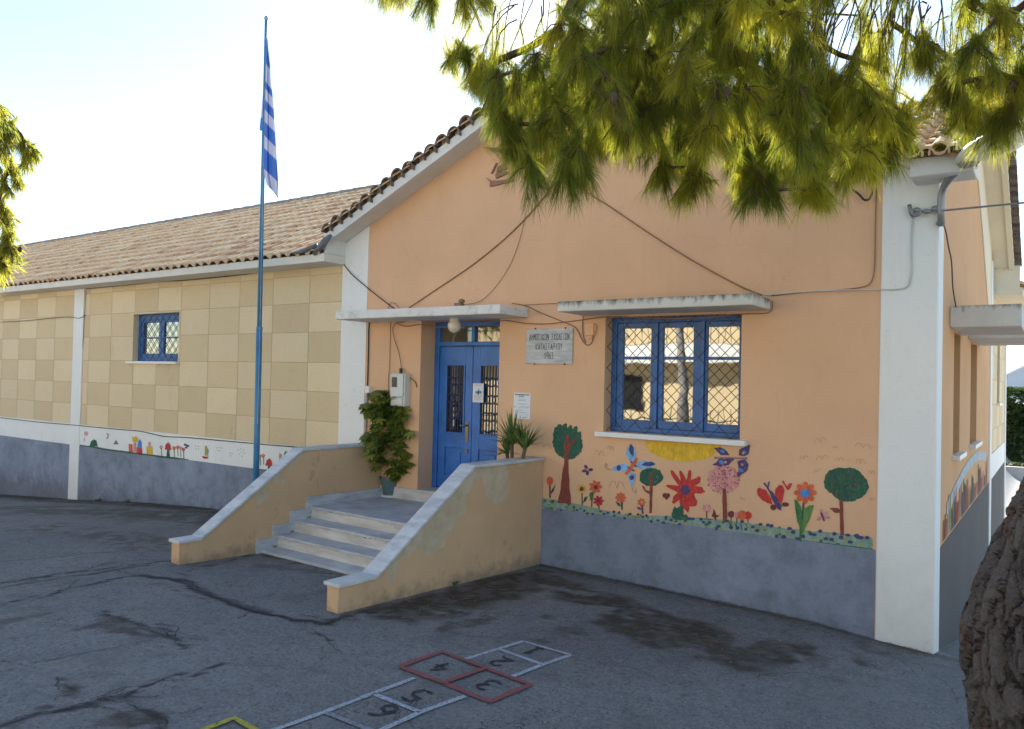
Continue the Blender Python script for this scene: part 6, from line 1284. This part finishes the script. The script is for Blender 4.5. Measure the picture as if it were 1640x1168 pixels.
for i, (x, y, r) in enumerate([(.62, -12.0, .16), (2.15, -13.0, .14)]):
    T_ = thing('pine_tree', ['bare pine trunk standing behind the yard, mirrored in the middle window panes', 'slimmer pine trunk mirrored in the right hand window panes'][i], 'pine tree', (x, y, gz(x, y)))
    q = MB(); q.tube([(x, y, gz(x, y)-.2), (x+.1, y, 2.0), (x-.15, y, 4.2), (x+.2, y, 7)], [r, r*.85, r*.75, r*.5], 16); q.build('trunk', M['pale_bark'], T_, smooth=True)
    tips = []; dirs = []
    for _ in range(420):
        a = random.random()*6.28; rr = 2.4*math.sqrt(random.random()); tips.append((x+rr*math.cos(a), y+rr*math.sin(a), 5.6+random.uniform(-.5, 2.4))); d = RNG.normal(size=3); dirs.append(d/np.linalg.norm(d))
    v, f, ids = needle_cloud(tips, dirs, 40, .2, .012, RNG, seg=.3); big_mesh('crown', v, f, M['needle'], T_, np.repeat(RNG.random(len(ids)), 3))
# ================================================================== light, sky, camera
sc = bpy.context.scene
EL, AZ = math.radians(30), math.radians(30)           # sun behind the school, to the left of the ridge
sd = Vector((-math.sin(AZ)*math.cos(EL), math.cos(AZ)*math.cos(EL), math.sin(EL)))
w = bpy.data.worlds.new('World'); sc.world = w; w.use_nodes = True; nt = w.node_tree
sky = nt.nodes.new('ShaderNodeTexSky'); sky.sky_type = 'NISHITA'; sky.sun_disc = False; sky.sun_elevation = EL; sky.sun_rotation = -AZ; sky.air_density = 1.0; sky.dust_density = .2; sky.ozone_density = 1.0
bg = nt.nodes['Background']; nt.links.new(sky.outputs[0], bg.inputs[0]); bg.inputs[1].default_value = .085
ld = bpy.data.lights.new('sun', 'SUN'); ld.energy = 5.0; ld.angle = math.radians(.5); ld.color = (1, .94, .84)
sun = bpy.data.objects.new('sun', ld); C.objects.link(sun); sun.rotation_euler = sd.to_track_quat('Z', 'Y').to_euler(); sun.location = (0, 0, 20)
cd = bpy.data.cameras.new('camera'); cam = bpy.data.objects.new('camera', cd); C.objects.link(cam); sc.camera = cam
cd.sensor_width = 36; cd.lens = F_PX/1640*36; cd.clip_end = 2000; cd.clip_start = .05
mw = Matrix(((RT[0], UP[0], -FWD[0], CAM[0]), (RT[1], UP[1], -FWD[1], CAM[1]), (RT[2], UP[2], -FWD[2], CAM[2]), (0, 0, 0, 1))); cam.matrix_world = mw
sc.view_settings.view_transform = 'Standard'; sc.view_settings.look = 'None'; sc.view_settings.gamma = 1; sc.view_settings.exposure = 1.80
sc.cycles.max_bounces = 8; sc.cycles.transparent_max_bounces = 8
